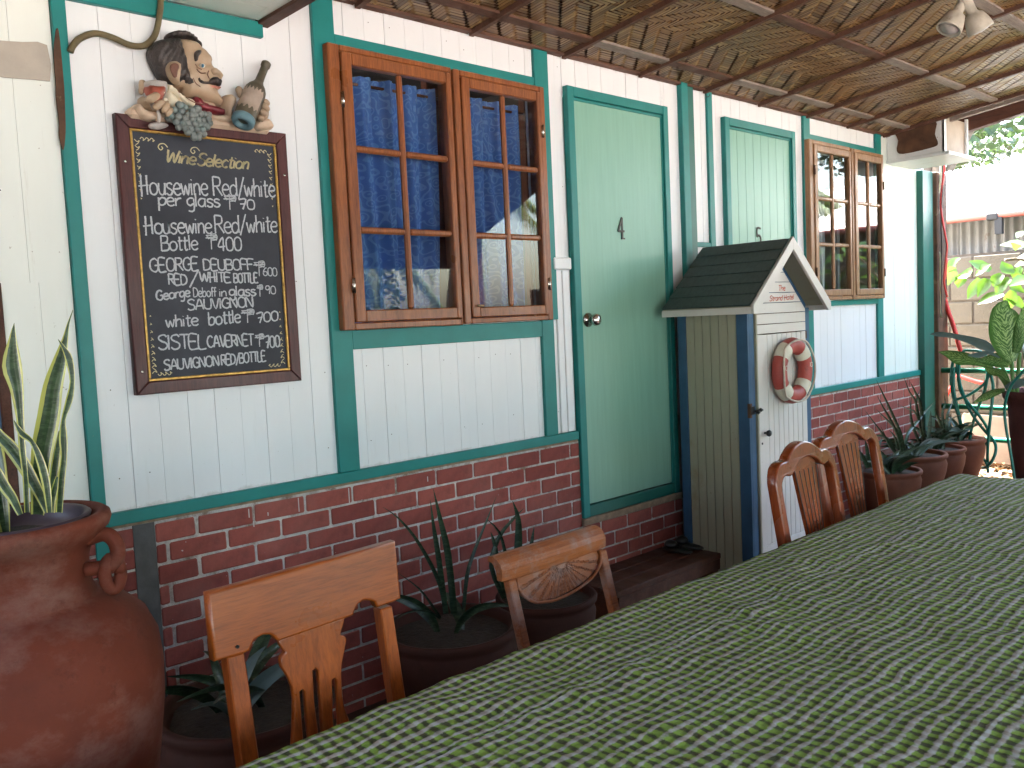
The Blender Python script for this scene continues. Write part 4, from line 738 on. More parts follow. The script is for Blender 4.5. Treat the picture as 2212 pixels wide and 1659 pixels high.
# ============================================================ VERANDA CEILING
V = empty('veranda_roof'); tag(V, 'sloping veranda ceiling of woven bamboo matting under reddish battens', 'roof')
SL = .12
def zc(y): return 2.655 - SL*y
def weave():
    w = .018; nx = int((6.46-1.45)/w); ny = int(3.75/w); x0 = 1.45; L = 5
    ver = []; fac = []
    rr = random.Random(5)
    def strip(ax, i, a, b):   # run of cells a..b along axis
        g = w*.09; lift = .0022
        jit = rr.uniform(-.0012, .0012); tw = rr.uniform(-.0008, .0008)
        ln = [a*w-.004, a*w+w*.5, b*w-w*.5, b*w+.004]; hh = [.0030, -.0022, -.0022, .0030]
        base = len(ver)
        for k_, (l_, h_) in enumerate(zip(ln, hh)):
            for sd, q in ((i*w+g, -tw), (i*w+w-g, tw)):
                if ax == 0: X, Yd = x0+l_, sd+jit*.4
                else: X, Yd = x0+sd+jit*.4, l_
                ver.append((X, -Yd, zc(-Yd)+h_*1.3-.004+q+jit*.5))
        for k_ in range(3):
            p = base+2*k_; fac.append((p, p+1, p+3, p+2))
    H0 = 22
    def over(i, j):
        jj = j % (2*H0); s = jj if jj < H0 else 2*H0-jj
        return ((i+s) % (2*L)) < L
    for j in range(ny):            # strips along x on top where over
        i = 0
        while i < nx:
            if over(i, j):
                k_ = i
                while k_ < nx and over(k_, j) and k_-i < L+3: k_ += 1
                strip(0, j, i, k_); i = k_
            else: i += 1
    for i in range(nx):
        j = 0
        while j < ny:
            if not over(i, j):
                k_ = j
                while k_ < ny and not over(i, k_) and k_-j < L+3: k_ += 1
                strip(1, i, j, k_); j = k_
            else: j += 1
    me = bpy.data.meshes.new('woven_mat'); me.from_pydata(ver, [], fac); me.materials.append(M['weave']); smooth(me, False)
    o = link('woven_mat', me, V); tag(o, kind='stuff')
weave()
def slab(x0, x1, y0, y1, dz, th, m, name):
    mb = MB(); mb.v = [(x, y, zc(y)+dz+t) for t in (0, th) for y in (y0, y1) for x in (x0, x1)]
    mb.f = [(0, 2, 3, 1), (4, 5, 7, 6), (0, 1, 5, 4), (2, 6, 7, 3), (0, 4, 6, 2), (1, 3, 7, 5)]
    return mb.build(name, m, V)
slab(-1.6, 6.5, -3.8, -.0, .003, .02, M['darkwood'], 'roof_lining')
slab(-1.8, 7.1, -3.86, .02, .12, .03, M['corr'], 'roof_sheet')
fr = MB(); fr.v = [(x, y, z) for (y, z) in ((-3.80, 3.09), (-5.5, 2.42), (-5.5, 2.48), (-3.80, 3.15)) for x in (-1.8, 7.1)]
fr.f = [(0, 1, 3, 2), (4, 5, 7, 6), (2, 3, 5, 4), (0, 6, 7, 1), (0, 2, 4, 6), (1, 7, 5, 3)]; fr.build('light_cut_roof', M['darkwood'], V)  # outer roof slope out of view, added to cut high sky light
MB().box(-1.8, 7.1, -5.5, -5.44, 2.09, 2.42).build('eave_board', M['darkwood'], V)  # unseen board added low at the eave to narrow the band of sky light
slab(-1.8, 7.15, .02, 4.3, .12+SL*0, .03, M['corr'], 'roof_sheet')
bxs = [6.42-.556*i for i in range(10)]; bxs = [4.12+.556*i for i in range(-5, 5)]
for x in bxs:
    if x > 6.45: x = 6.44
    slab(x-.011, x+.011, -3.78, -.012, -.030, .022, M['batten'] if x < 5.5 else M['batten'], 'batten')
for i, y in enumerate((-.012, -.18, -.745, -1.31, -1.875, -2.44, -3.0, -3.56)):
    hw = .016 if i == 0 else .024
    xs = [-1.0]+bxs
    for j, (a, b) in enumerate(zip([1.3]+[q for q in bxs if q > 1.4], [q for q in bxs if q > 1.4]+[6.46])):
        if b-a < .03: continue
        slab(a+.011, b-.011, y-hw, y+hw, -.0165+random.uniform(-.002, .002), .012, M['batten'] if (i == 0 or (a < 4.6 and i < 3 and random.random() < .5)) else M['battenw'], 'long_batten')
# ceiling end trim and outer rafter
slab(6.462, 6.50, -3.8, -.42, -.03, .05, M['battenw'], 'edge_trim')
rf = MB(); rf.v = [(x, y, z) for x in (6.93, 7.0) for (y, z) in ((-.30, 2.66), (-3.9, 3.21), (-3.9, 3.40), (-.30, 2.85))]
rf.f = [(0, 1, 2, 3), (4, 7, 6, 5), (0, 4, 5, 1), (1, 5, 6, 2), (2, 6, 7, 3), (3, 7, 4, 0)]; rf.build('end_rafter', M['darkwood'], V)
slab(-1.7, 7.05, -3.9, -3.82, -.05, .13, M['darkwood'], 'eave_beam')
# flat neighbouring soffit at upper left
so_ = MB()
for i in range(9):
    so_b = MB().box(-1.4, 1.50, -.022-.12*(i+1)+.002, -.022-.12*i, 2.502, 2.52).build('soffit_board', M['greenwhite'], V)
MB().box(1.485, 1.53, -1.1, -.0, 2.49, 2.56).build('soffit_edge', M['darkwood'], V)
MB().box(-1.4, 1.485, -.60, -.57, 2.488, 2.502).build('soffit_joint', M['darkwood'], V)
# unseen open side: posts, and a low wall added to darken below
for x in (-1.2, 6.9):
    o = MB().box(x-.06, x+.06, -5.30, -5.18, -.1, 2.5).build('veranda_post', M['darkwood']); tag(o, 'square dark post at the %s end of the open veranda side' % ('near' if x < 0 else 'far'), 'post')
o = MB().box(-2.4, 7.0, -5.3, -5.2, -.1, .78).build('light_block_parapet', M['darkwood']); tag(o, 'low dark boarded wall added along the open veranda side to block low light', 'wall')

o = MB().box(-2.5, -2.4, -5.1, 0, -.1, 3.2).build('light_block_wall', M['inner']); tag(o, 'dark wall added at the near end of the veranda to cut fill light', 'wall')  # unseen end wall, added to cut fill light from the left
# ============================================================ CEILING LAMPS
def spot(loc, d, label, tip):
    L = empty('ceiling_spotlight', loc); tag(L, label, 'lamp', 'spotlights under the woven ceiling')
    d = Vector(d).normalized(); q = d.to_track_quat('Z', 'Y')
    def tr(mb): mb.v = [tuple(q @ Vector(v)) for v in mb.v]; return mb
    tr(MB().lathe([(.020, -.02), (.022, .0), (.022, .062), (.026, .068), (.038, .078), (.045, .098), (.051, .122), (.053, .142), (.053, .149), (.047, .149), (.042, .12)], (0, 0, 0), 28)).build('lamp_shade', M['lamp'], L, True)
    tr(MB().lathe([(.0, .10), (.038, .115), (.043, .138), (.030, .151), (0, .156)], (0, 0, 0), 20)).build('bulb', M['glassrim'], L, True)
    t = Vector(tip)-Vector(loc)
    MB().tube([(0, 0, 0), tuple(t*.5+Vector((.01, 0, 0))), tuple(t)], .014, 8).build('stem', M['rust'], L, True)
    return L
b_ = Vector((4.16, -1.40, 2.80))
spot((4.106, -1.353, 2.733), (-.069, .049, -.146), 'dusty white ceiling spotlight pointing down towards the window, left one of the pair', (4.10, -1.36, 2.83))
spot((4.094, -1.362, 2.727), (.055, -.045, -.135), 'dusty white ceiling spotlight turned outward, right one of the pair', (4.16, -1.38, 2.83))

# ============================================================ TABLE
TT = empty('dining_table', (1.2, -2.1, 0)); tag(TT, 'long dining table hidden under the green checked cloth', 'table')
TT_in = lambda mb: setattr(mb, 'v', [(x-1.2, y+2.1, z) for x, y, z in mb.v]) or mb
TT_in(MB().box(-1.25, 3.63, -2.69, -1.50, .715, .748, .004)).build('table_top', M['chair'], TT)
for x in (-1.15, 1.2, 3.52):
    for y in (-2.6, -1.60): TT_in(MB().box(x-.035, x+.035, y-.035, y+.035, 0, .712)).build('leg', M['chairv'], TT)
def cloth():
    x0, x1, y0, y1 = -1.27, 3.655, -2.71, -1.478
    dx = .0125; nx = int((x1-x0)/dx); ny = int((y1-y0)/dx)
    me_v = []; f = []
    def h(x, y):
        p = Vector((x, y, 0))
        v = .0045*noise.noise(Vector((x*4+y*2, y*7, 1))) + .0035*noise.noise(Vector((x*13, y*9, 5)))
        v += .0022*noise.noise(Vector((x*34, y*30, 8)))
        # long fold ridge parallel to the edge, with small puckers hanging off it
        yr = -1.707
        s = math.exp(-max(0, (yr-y))/.06) if y < yr else math.exp(-(y-yr)/.01)
        v += .011*s*max(0, noise.noise(Vector((x*19, (y-x*.5)*6, 2))))
        v += .006*max(0, noise.noise(Vector(((x+y)*9, (y-x*.4)*3, 12))))
        return v
    rows = []
    # drop at the wall side and at the far end
    ys = [(y1-.0 + .006*math.sin(i), .76-.30+.05*i) for i in range(6)]
    grid = {}
    def add(x, y, z):
        me_v.append((x, y, z)); return len(me_v)-1
    NY = ny+1; drop = 7
    cols = nx+1+drop; rws = ny+1+drop
    for j in range(rws):
        for i in range(cols):
            ii = min(i, nx); jj = min(j, ny); x = x0+(x1-x0)*ii/nx; y = y0+(y1-y0)*jj/ny
            dz = 0; ex = max(0, i-nx); ey = max(0, j-ny); z = .7535+h(x, y)
            fr = min(1, max((ii-nx+3)/3, 0)); fr2 = min(1, max((jj-ny+2)/2, 0)); z -= .004*fr*fr+.003*fr2*fr2
            if ex: z -= .012+.04*(ex-.4); x += .012+.012*math.sin(y*26+2*math.sin(y*7))*min(1, ex/3)+.004*ex
            if ey: z -= .012+.04*(ey-.4); y += .010+.014*math.sin(x*22+2*math.sin(x*5))*min(1, ey/3)+.003*ey
            add(x, y, z)
    for j in range(rws-1):
        for i in range(cols-1):
            a = j*cols+i; f.append((a, a+1, a+cols+1, a+cols))
    me = bpy.data.meshes.new('tablecloth'); me.from_pydata(me_v, [], f); me.materials.append(M['cloth']); smooth(me)
    tag(link('tablecloth', me), 'green and white checked seersucker cloth with a long crease over the dining table', 'tablecloth')
cloth()

# ============================================================ CHAIRS
def seat_and_legs(C_, w, m, mv, sy, ztop=.45, legtop=.9, rake=.16, postx=None):
    # chair faces -y (towards the table); back plane passes y=0 at z=ztop
    MB().box(-w/2, w/2, -.42, .0, ztop-.03, ztop, .01).build('seat', m, C_)
    MB().box(-w/2+.02, w/2-.02, -.40, -.02, ztop-.085, ztop-.032, .004).build('apron', mv, C_)
    for sx in (-1, 1):
        MB().box(sx*(w/2-.025)-.019, sx*(w/2-.025)+.019, -.405, -.367, 0, ztop-.032, .004).build('leg', mv, C_)
        b = MB(); x = sx*(w/2-.03)
        b.v = [(x+a, y+yy, z) for z, yy in ((0, .07), (ztop-.005, .005)) for y in (-.016, .016) for a in (-.018, .018)]
        b.f = [(0, 2, 3, 1), (4, 5, 7, 6), (0, 1, 5, 4), (2, 6, 7, 3), (0, 4, 6, 2), (1, 3, 7, 5)]
        b.build('leg', mv, C_)
def tr_chair(yref, zref, k, xc, Y):
    # plane y = yref + k (z - zref)
    return lambda off=0: (lambda q: (q[0], yref+k*(q[2]-zref)+q[1]+off-Y, q[2]))
# splat back chair in front
C1 = empty('dining_chair', (.865, -1.292, 0)); tag(C1, 'orange varnished chair with broad top board and pierced splat, nearest the big jar', 'chair')
f1 = tr_chair(-1.22, .9, .16, .865, -1.292)
cr, splat, q1, q2, q3 = DATA['c1']
def curved(off):
    g_ = f1(off)
    def f(q):
        x, y, z = g_(q)
        y += .10*(x*x-.03)                              # gentle curve across
        t = max(0, (q[2]-.952)/.02); y += .006*t*t     # rolled top edge
        return (x, y, z)
    return f
from mathutils.geometry import delaunay_2d_cdt
def relief(name, outline, th, m, parent, fn, step=.008, dome=0.0, edge=.006, zfun=None, sm=True):
    """solid piece cut to an outline, front face can dome; front towards -y"""
    ol = [Vector((a, b)) for a, b in outline]
    pts = []; n = len(ol)
    for i in range(n):
        a, b = ol[i], ol[(i+1) % n]; k_ = max(1, int((b-a).length/step))
        for j in range(k_): pts.append(a.lerp(b, j/k_))
    nb = len(pts); edges = [(i, (i+1) % nb) for i in range(nb)]
    xs = [p.x for p in pts]; zs = [p.y for p in pts]
    P = np.array([(p.x, p.y) for p in pts])
    def dist(x, z):
        A = P; B = np.roll(P, -1, axis=0); d = B-A; t = np.clip((((x, z)-A)*d).sum(1)/np.maximum(1e-12, (d*d).sum(1)), 0, 1)
        return float(np.sqrt((((A+d*t[:, None])-(x, z))**2).sum(1)).min())
    def inside(x, z):
        A = P; B = np.roll(P, -1, axis=0)
        c = ((A[:, 1] > z) != (B[:, 1] > z)); xx = (B[:, 0]-A[:, 0])*(z-A[:, 1])/(B[:, 1]-A[:, 1]+1e-15)+A[:, 0]
        return int((c & (x < xx)).sum()) % 2 == 1
    inn = []
    z = min(zs)+step*.5; row = 0
    while z < max(zs):
        x = min(xs)+step*(.5 if row % 2 else 0)
        while x < max(xs):
            if inside(x, z) and dist(x, z) > step*.35: inn.append(Vector((x, z)))
            x += step
        z += step*.87; row += 1
    allp = pts+inn
    vo_, eo, fo, ov, oe, of = delaunay_2d_cdt(allp, edges, [], 1, 1e-6)
    vs = []; dm = [dist(v.x, v.y) for v in vo_]; mx_ = max(dm) or 1
    for v, d in zip(vo_, dm):
        e = min(1, d/edge) if edge else 1; hgt = th*(.55+.45*math.sqrt(max(0, 1-(1-e)**2)))
        if dome: t = min(1, d/mx_); hgt += dome*math.sqrt(max(0, 1-(1-t)**2))
        if zfun: hgt += zfun(v.x, v.y)*min(1, d/.004)
        vs.append((v.x, -hgt, v.y))
    nf = len(vs); fs = [tuple(f) for f in fo]
    # orient towards -y
    out = []
    for f in fs:
        a, b, c = (Vector(vs[i]) for i in f[:3]); nrm = (b-a).cross(c-a)
        out.append(tuple(f) if nrm.y < 0 else tuple(reversed(f)))
    # side walls
    from collections import Counter
    cnt = {}
    for f in out:
        for i in range(len(f)): cnt[(f[i], f[(i+1) % len(f)])] = 1
    bmap = {}
    for (a, b) in list(cnt):
        if (b, a) not in cnt:
            for q in (a, b):
                if q not in bmap: bmap[q] = len(vs); vs.append((vs[q][0], 0.0, vs[q][2]))
            out.append((b, a, bmap[a], bmap[b]))
    vs = [fn(v) for v in vs]
    me = bpy.data.meshes.new(name); me.from_pydata(vs, [], out); me.materials.append(m); me.update()
    if sm: smooth(me)
    return link(name, me, parent)
loc = lambda pl: [(p[0], p[1]) for p in pl]
plate('top_board', [loc(cr)], .026, .005, M['chair'], C1, f1(0.0), 3)
plate('splat', [loc(splat), loc(q1), loc(q2), loc(q3)], .014, .0025, M['chairv'], C1, f1(.002))
for a, b in ((-.184, -.148), (.165, .197)):
    p = MB(); p.box(a, b, -.012, .020, .43, .838, .003)
    p.v = [f1(0)(v) for v in p.v]; p.build('back_post', M['chairv'], C1)
MB().box(-.155, .17, -.058+.045, -.022+.045, .46, .51, .003).build('lower_rail', M['chair'], C1)
MB().tube([(-.162, -.010+f1()((0, 0, .853))[1]-.004, .853), (-.162, -.017+f1()((0, 0, .853))[1], .853)], .0035, 8).build('nail', M['black'], C1)
seat_and_legs(C1, .42, M['chair'], M['chairv'], 0)

# fan back chair, leaning and worn
C2 = empty('dining_chair', (1.765, -1.14, 0)); tag(C2, 'low worn chair with a scrolled top rail and carved half fan back', 'chair')
yp = lambda z: -1.05+.26*(z-.8)+1.14
loc2 = lambda pl: [(p[0]-1.765, p[1]) for p in pl]
fn2 = lambda off: (lambda q: (q[0], yp(q[2])+q[1]+off, q[2]))
rb = MB(); prof = [(0.0, .737), (-.004, .752), (-.006, .768), (-.002, .783), (.010, .796), (.028, .803), (.044, .802), (.053, .794), (.050, .786), (.036, .785), (.026, .776), (.021, .760), (.020, .737)]
n = len(prof); L_ = 9
for i in range(L_):
    u = i/(L_-1); x = -.218+.430*u; sc = 1-(0.05 if i in (0, L_-1) else 0)
    for (dy, z) in prof: rb.v.append((x, yp(z)*1+dy*sc-.26*(z-.737)*.6+.05*(u-.5)**2*.6, .77+(z-.77)*sc+.004*u))
for i in range(L_-1):
    for k_ in range(n): rb.f.append((i*n+k_, (i+1)*n+k_, (i+1)*n+(k_+1) % n, i*n+(k_+1) % n))
rb.f.append(tuple(range(n))); rb.f.append(tuple((L_-1)*n+k_ for k_ in range(n))[::-1]); rb.build('scrolled_rail', M['chairworn'], C2, False)
fan = loc2(DATA['c2'][1]); fan = [(v.x, v.y) for v in catmull([(a, b, 0) for a, b in fan[1:-1]], 3)]; fan = [(-.172, .7365)]+fan+[(.174, .742)]
cx_, cz_ = .01, .742
def grooves(x, z):
    a = math.atan2(z-cz_, x-cx_); r = math.hypot(x-cx_, z-cz_)
    k_ = (a/math.pi*15) % 1; g = -.0028 if (min(k_, 1-k_) < .10 and r > .02) else 0
    return g
relief('fan_panel', fan, .013, M['chairworn'], C2, lambda q: fn2(0.012)((q[0], q[1]+.006, q[2])), .0045, 0, .004, grooves, False)
fr_ = [Vector((p[0], yp(p[1])-.003, p[1])) for p in fan]
MB().tube(fr_, .0045, 6).build('fan_rim', M['chairworn'], C2, True)
gr = MB()
for i in range(1, 15):
    a = -math.pi*i/15; d = Vector((math.cos(a), math.sin(a)))
    r = .02
    while r < .17:
        x, z = cx_+d.x*(r+.004), cz_+d.y*(r+.004)
        A = np.array(fan); B = np.roll(A, -1, axis=0); c = ((A[:, 1] > z) != (B[:, 1] > z)); xx = (B[:, 0]-A[:, 0])*(z-A[:, 1])/(B[:, 1]-A[:, 1]+1e-15)+A[:, 0]
        if int((c & (x < xx)).sum()) % 2 == 0: break
        r += .004
    if r > .03:
        x0_, z0_ = cx_+d.x*.018, cz_+d.y*.018; x1_, z1_ = cx_+d.x*(r-.004), cz_+d.y*(r-.004)
        gr.tube([(x0_, yp(z0_)+.0052-.013+.0055, z0_), (x1_, yp(z1_)+.0052-.013+.0055, z1_)], .0007, 4)
gr.build('fan_grooves', M['darkwood'], C2)
for a, b in ((-.203, -.176), (.173, .203)):
    p = MB().box(a, b, -.006, .022, .40, .738, .003); p.v = [(x, yp(z)+y, z) for x, y, z in p.v]; p.build('back_post', M['chairworn'], C2)
MB().box(-.21, .21, -.42, .0, .37, .40, .008).build('seat', M['chairworn'], C2)
for sx in (-1, 1):
    MB().box(sx*.18-.017, sx*.18+.017, -.40, -.366, 0, .368, .003).build('leg', M['chairworn'], C2)
    MB().box(sx*.18-.016, sx*.18+.016, -.036, -.004, 0, .368, .003).build('leg', M['chairworn'], C2)

# camel back chairs
def camel(loc_, rz, label, W=.46, mat='chairred'):
    C_ = empty('dining_chair', loc_, rz); tag(C_, label, 'chair', 'arched chairs at the far end of the table')
    hw = W/2
    top = [(-1, .72), (-1, .865), (-.985, .905), (-.90, .94), (-.76, .955), (-.60, .957), (-.50, .972), (-.33, .992), (-.12, 1.002), (.06, 1.0), (.24, .990), (.42, .972), (.52, .957), (.66, .957), (.82, .944), (.94, .915), (1, .87), (1, .72)]
    inn = [(.84, .72), (.84, .865), (.80, .895), (.70, .91), (.55, .905), (.44, .915), (.3, .935), (.1, .948), (-.1, .948), (-.3, .935), (-.44, .915), (-.55, .905), (-.70, .91), (-.80, .895), (-.84, .865), (-.84, .72)]
    sp_ = lambda pl: [(v.x, v.y) for v in catmull([(p[0]*hw, p[1], 0) for p in pl], 3)]
    T_ = sp_(top); I_ = sp_(inn)
    ol = [(-hw, .45)]+T_+[(hw*.93, .45), (hw*.80, .45)]+I_+[(-hw*.80, .45), (-hw*.93, .45)]
    yy = lambda z: .0+.16*(z-.45)
    def fc(off): return lambda q: (q[0], yy(q[2])+q[1]+off+.12*q[0]*q[0], q[2])
    plate('back_frame', [ol], .034, .006, M[mat], C_, fc(.0), 2)
    spl = [(-.30, .90), (-.33, .925), (-.2, .945), (0, .952), (.2, .945), (.33, .925), (.30, .90), (.26, .80), (.21, .70), (.20, .60), (.24, .47), (-.24, .47), (-.20, .60), (-.21, .70), (-.26, .80)]
    sp2 = [(p[0]*hw*1.08, p[1]) for p in spl]
    plate('splat', [sp2], .016, .003, M[mat], C_, fc(.002))
    gm = MB()
    for i in range(6):
        u = -.54+i*.216
        ps = [(u*hw*(.5*t_+.15+.1*(1-t_)), .50+.41*t_) for t_ in (0, .25, .5, .75, 1)]
        gm.tube([fc(-.0062)((a, 0, b)) for a, b in ps], .0016, 5)
    gm.build('carved_grooves', M['black'], C_)
    seat_and_legs(C_, W*.98, M[mat], M[mat], 0)
    return C_
camel((2.66, -1.425, 0), .05, 'red brown arched chair before the white hut door, its back at the table edge', .445)
camel((3.22, -1.30, 0), -.02, 'red brown arched chair just behind the other, nearer the far brick wall', .48)

# wooden step in front of the mint door
ST = empty('wooden_step', (3.3, -.17, 0)); tag(ST, 'low dark wooden step bench below the mint door', 'step')
for i in range(3): MB().box(-.42, .42, -.15+.105*i, -.15+.105*i+.10, .195, .222, .003).build('plank', M['darkwood'], ST)
for x in (-.38, .36): MB().box(x-.02, x+.02, -.14, .14, 0, .195).build('leg', M['darkwood'], ST)
MB().box(-.40, .40, -.145, -.125, .14, .193).build('rail', M['darkwood'], ST)
SH = empty('sandals', (3.62, -.14, .222)); tag(SH, 'pair of dark slippers left at the right end of the wooden step', 'shoes')
for dx in (-.045, .05):
    sm_ = MB().ico((dx, 0, .014), .05, 2, (.8, 1.9, .28)); sm_.ico((dx, .04, .035), .035, 2, (1.0, 1.0, .7)); sm_.build('slipper', M['black'], SH, True)

# ============================================================ LEAVES
def blade(mb, uvs, pts, curl=.25, face=None, thick=True):
    P = catmull([Vector(p[:3]) for p in pts], 3); w = catmull([(p[3], 0, 0) for p in pts], 3); n = len(P)
    b = len(mb.v); fc = Vector(face) if face else Vector((-fw.x, -fw.y, 0)).normalized()
    for i, p in enumerate(P):
        d = (P[min(i+1, n-1)]-P[max(0, i-1)]).normalized(); sd = d.cross(fc)
        sd = sd.normalized() if sd.length > 1e-4 else Vector((1, 0, 0)); nn = sd.cross(d).normalized(); hw = w[i].x/2
        for u in (-1, -.5, 0, .5, 1):
            q = p+sd*hw*u+nn*(curl*hw*(u*u)); mb.v.append(tuple(q)); 
    for i in range(n-1):
        for k_ in range(4):
            a = b+i*5+k_; mb.f.append((a, a+1, a+6, a+5))
            for (ii, kk) in ((i, k_), (i, k_+1), (i+1, k_+1), (i+1, k_)): uvs.append((kk/4, 1-ii/(n-1)))
def leaf_obj(name, blades, m, parent=None, curl=.25, face=None, label=None):
    mb = MB(); uvs = []
    for bl in blades: blade(mb, uvs, bl, curl, face)
    me = bpy.data.meshes.new(name); me.from_pydata(mb.v, [], mb.f); me.materials.append(m); smooth(me)
    uv = me.uv_layers.new(name='UVMap'); uv.data.foreach_set('uv', [c for q in uvs for c in q])
    o = link(name, me, parent)
    if label: o['label'] = label
    return o
def rel(pts, o): return [(p[0]-o[0], p[1]-o[1], p[2]-o[2], p[3]) for p in pts]
def arc_leaf(o, az, L_, w, lean, droop):
    out = []; d = Vector((math.cos(az), math.sin(az), 0)); 
    for i in range(6):
        t = i/5; r = L_*t; p = Vector(o)+d*(lean*r*(.5+.8*t))+Vector((0, 0, r*(1-.35*lean*t)-droop*t*t*L_))
        out.append((p.x, p.y, p.z, max(.002, w*math.sin(math.pi*min(1, .12+t*.88)*.999))))
    return out[::-1]

# ============================================================ BIG JAR
JC = (.415, -.89, 0)
J = empty('clay_jar', JC); tag(J, 'tall terracotta jar with looped lugs, planted with a variegated snake plant', 'jar')
MB().lathe([(.10, .0), (.125, .01), (.165, .18), (.205, .38), (.238, .55), (.258, .70), (.262, .78), (.256, .84), (.236, .885), (.200, .918), (.168, .936), (.146, .9415), (.1465, .9445), (.1455, .948), (.140, .958), (.134, .980), (.137, 1.020), (.146, 1.047), (.163, 1.062), (.178, 1.078), (.183, 1.092), (.181, 1.102), (.172, 1.108), (.160, 1.106), (.152, 1.095), (.146, 1.06), (.13, 1.03), (.10, 1.02), (0.0, 1.02)], (0, 0, 0), 72, .012).build('body', M['terra'], J, True)
MB().lathe([(.120, 1.02), (.134, 1.085), (.146, 1.098), (.148, 1.104), (.143, 1.108), (.134, 1.104), (.126, 1.085), (.118, 1.07), (0, 1.07)], (0, 0, 0), 56).build('inner_pot', M['purplepot'], J, True)
MB().lathe([(.12, 1.066), (.08, 1.075), (0, 1.078)], (0, 0, 0), 24, .3).build('soil', M['soil'], J)
for az in (-.62, 2.5):
    d = Vector((math.cos(az), math.sin(az), 0)); t = Vector((-d.y, d.x, 0))
    lug = [d*.140+Vector((0, 0, 1.055)), d*.175+Vector((0, 0, 1.063)), d*.195+Vector((0, 0, 1.048)), d*.198+Vector((0, 0, 1.018)), d*.178+Vector((0, 0, .998)), d*.136+Vector((0, 0, .995))]
    MB().tube(catmull(lug, 5), [.015]*26, 12).build('lug', M['terra'], J, True)
    rc = d*.186+Vector((0, 0, .994)); ring = [rc+(t*math.cos(a)*.010+d*math.cos(a)*.012)+Vector((0, 0, -.012+math.sin(a)*.032)) for a in [2*math.pi*i/18 for i in range(19)]]
    MB().tube(ring, .0125, 10).build('hanging_ring', M['terra'], J, True)
for bl in DATA['jar_leaves']: leaf_obj('leaf', [rel(bl, JC)], M['sansev'], J, .35)
for az, L_ in ((2.2, .34), (3.0, .42), (3.7, .30), (1.5, .4)): leaf_obj('leaf', [arc_leaf((.03*math.cos(az), .03*math.sin(az), 1.07), az, L_, .05, .35, .05)], M['sansev'], J, .35)

# ============================================================ ROW OF POTS
def pot(name, c, r, h, m, label, leaves, extra, lm='darkleaf', seed=1, prof=None, cat='plant pot', grp=None, soilz=.93):
    P = empty(name, c); tag(P, label, cat, grp)
    pf = prof or [(r*.58, 0), (r*.66, h*.04), (r*.84, h*.35), (r*.97, h*.65), (r*1.0, h*.80), (r*.965, h*.87), (r*.95, h*.89), (r*1.02, h*.93), (r*1.03, h*.97), (r*1.0, h), (r*.92, h*.99), (r*.89, h*.93), (r*.85, h*.90), (0, h*.90)]
    MB().lathe(pf, (0, 0, 0), 48, .02).build('pot', m, P, True)
    MB().lathe([(r*.88, h*(soilz-.01)), (r*.4, h*soilz), (0, h*(soilz+.01))], (0, 0, 0), 20, .2).build('soil', M['soil'], P)
    for bl in leaves:
        bl = [list(p) for p in rel(bl, c)]; b0 = bl[-1]
        leaf_obj('leaf', [bl], M[lm], P, .35)
    rr = random.Random(seed)
    for i in range(extra):
        az = rr.uniform(0, 6.28); L_ = rr.uniform(.16, .34)*(h/.38 if h < .6 else 1)
        leaf_obj('leaf', [arc_leaf((rr.uniform(-.06, .06), rr.uniform(-.05, .05), h*.9), az, L_, rr.uniform(.028, .046), rr.uniform(.3, .9), rr.uniform(.1, .5))], M[lm if rr.random() < .8 else 'silver'], P, .35)
    return P
pot('planter', (6.99, -.25, .03), .205, .36, M['terrapot'], 'terracotta pot of blade leaved plants nearest the green railing', DATA['c_leaves'], 17, seed=2, grp='terracotta pots along the wall')
pot('planter', (6.60, -.25, .03), .20, .34, M['terrapot'], 'terracotta pot between the two larger ones of the far row, upright dark leaves', DATA['b_leaves'], 17, seed=3, grp='terracotta pots along the wall')
pot('planter', (6.16, -.27, .03), .215, .36, M['terrapot'], 'terracotta pot with long splayed blades rising against the far brick wall', DATA['a_leaves'], 16, seed=4, grp='terracotta pots along the wall')
pot('planter', (5.68, -.30, .02), .205, .33, M['terrapot'], 'terracotta pot seen through the arched chair, with drooping leaves', DATA['d_leaves'], 16, seed=5, grp='terracotta pots along the wall')
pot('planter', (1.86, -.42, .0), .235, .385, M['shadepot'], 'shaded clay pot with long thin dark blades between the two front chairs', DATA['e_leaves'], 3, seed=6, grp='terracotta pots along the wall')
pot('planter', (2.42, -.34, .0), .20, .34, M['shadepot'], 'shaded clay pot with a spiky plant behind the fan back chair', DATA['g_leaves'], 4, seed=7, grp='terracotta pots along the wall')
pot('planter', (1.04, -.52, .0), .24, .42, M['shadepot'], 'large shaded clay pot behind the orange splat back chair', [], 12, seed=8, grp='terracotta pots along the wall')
PH = pot('planter', (6.07, -1.10, .0), .225, .86, M['brownpot'], 'tall dark brown pot with a mottled broad leaved plant at the right', [], 0, seed=9,
         prof=[(.12, 0), (.125, .02), (.15, .3), (.178, .58), (.19, .72), (.192, .77), (.205, .80), (.22, .815), (.223, .85), (.215, .862), (.20, .855), (.19, .82), (.18, .80), (0, .80)])
mats = ['dieff', 'dieff', 'silver', 'dieff', 'silver', 'dieff', 'dieff', 'silver', 'dieff']
for bl, mm in zip(DATA['h_leaves'], mats): leaf_obj('leaf', [rel(bl, (6.07, -1.10, 0))], M[mm], PH, -.22, (-.8, -.2, .45))
for st in DATA['h_stems']: MB().tube(catmull([(p[0]-6.07, p[1]+1.10, p[2]) for p in st], 3), [.012]*7, 8).build('stem', M['stem'], PH, True)
for az, L_ in ((-1.2, .5), (-.4, .55), (-2.2, .5), (.6, .5)):
    leaf_obj('leaf', [arc_leaf((0, 0, .86), az, L_, .15, .5, .2)], M['dieff'], PH, -.22)

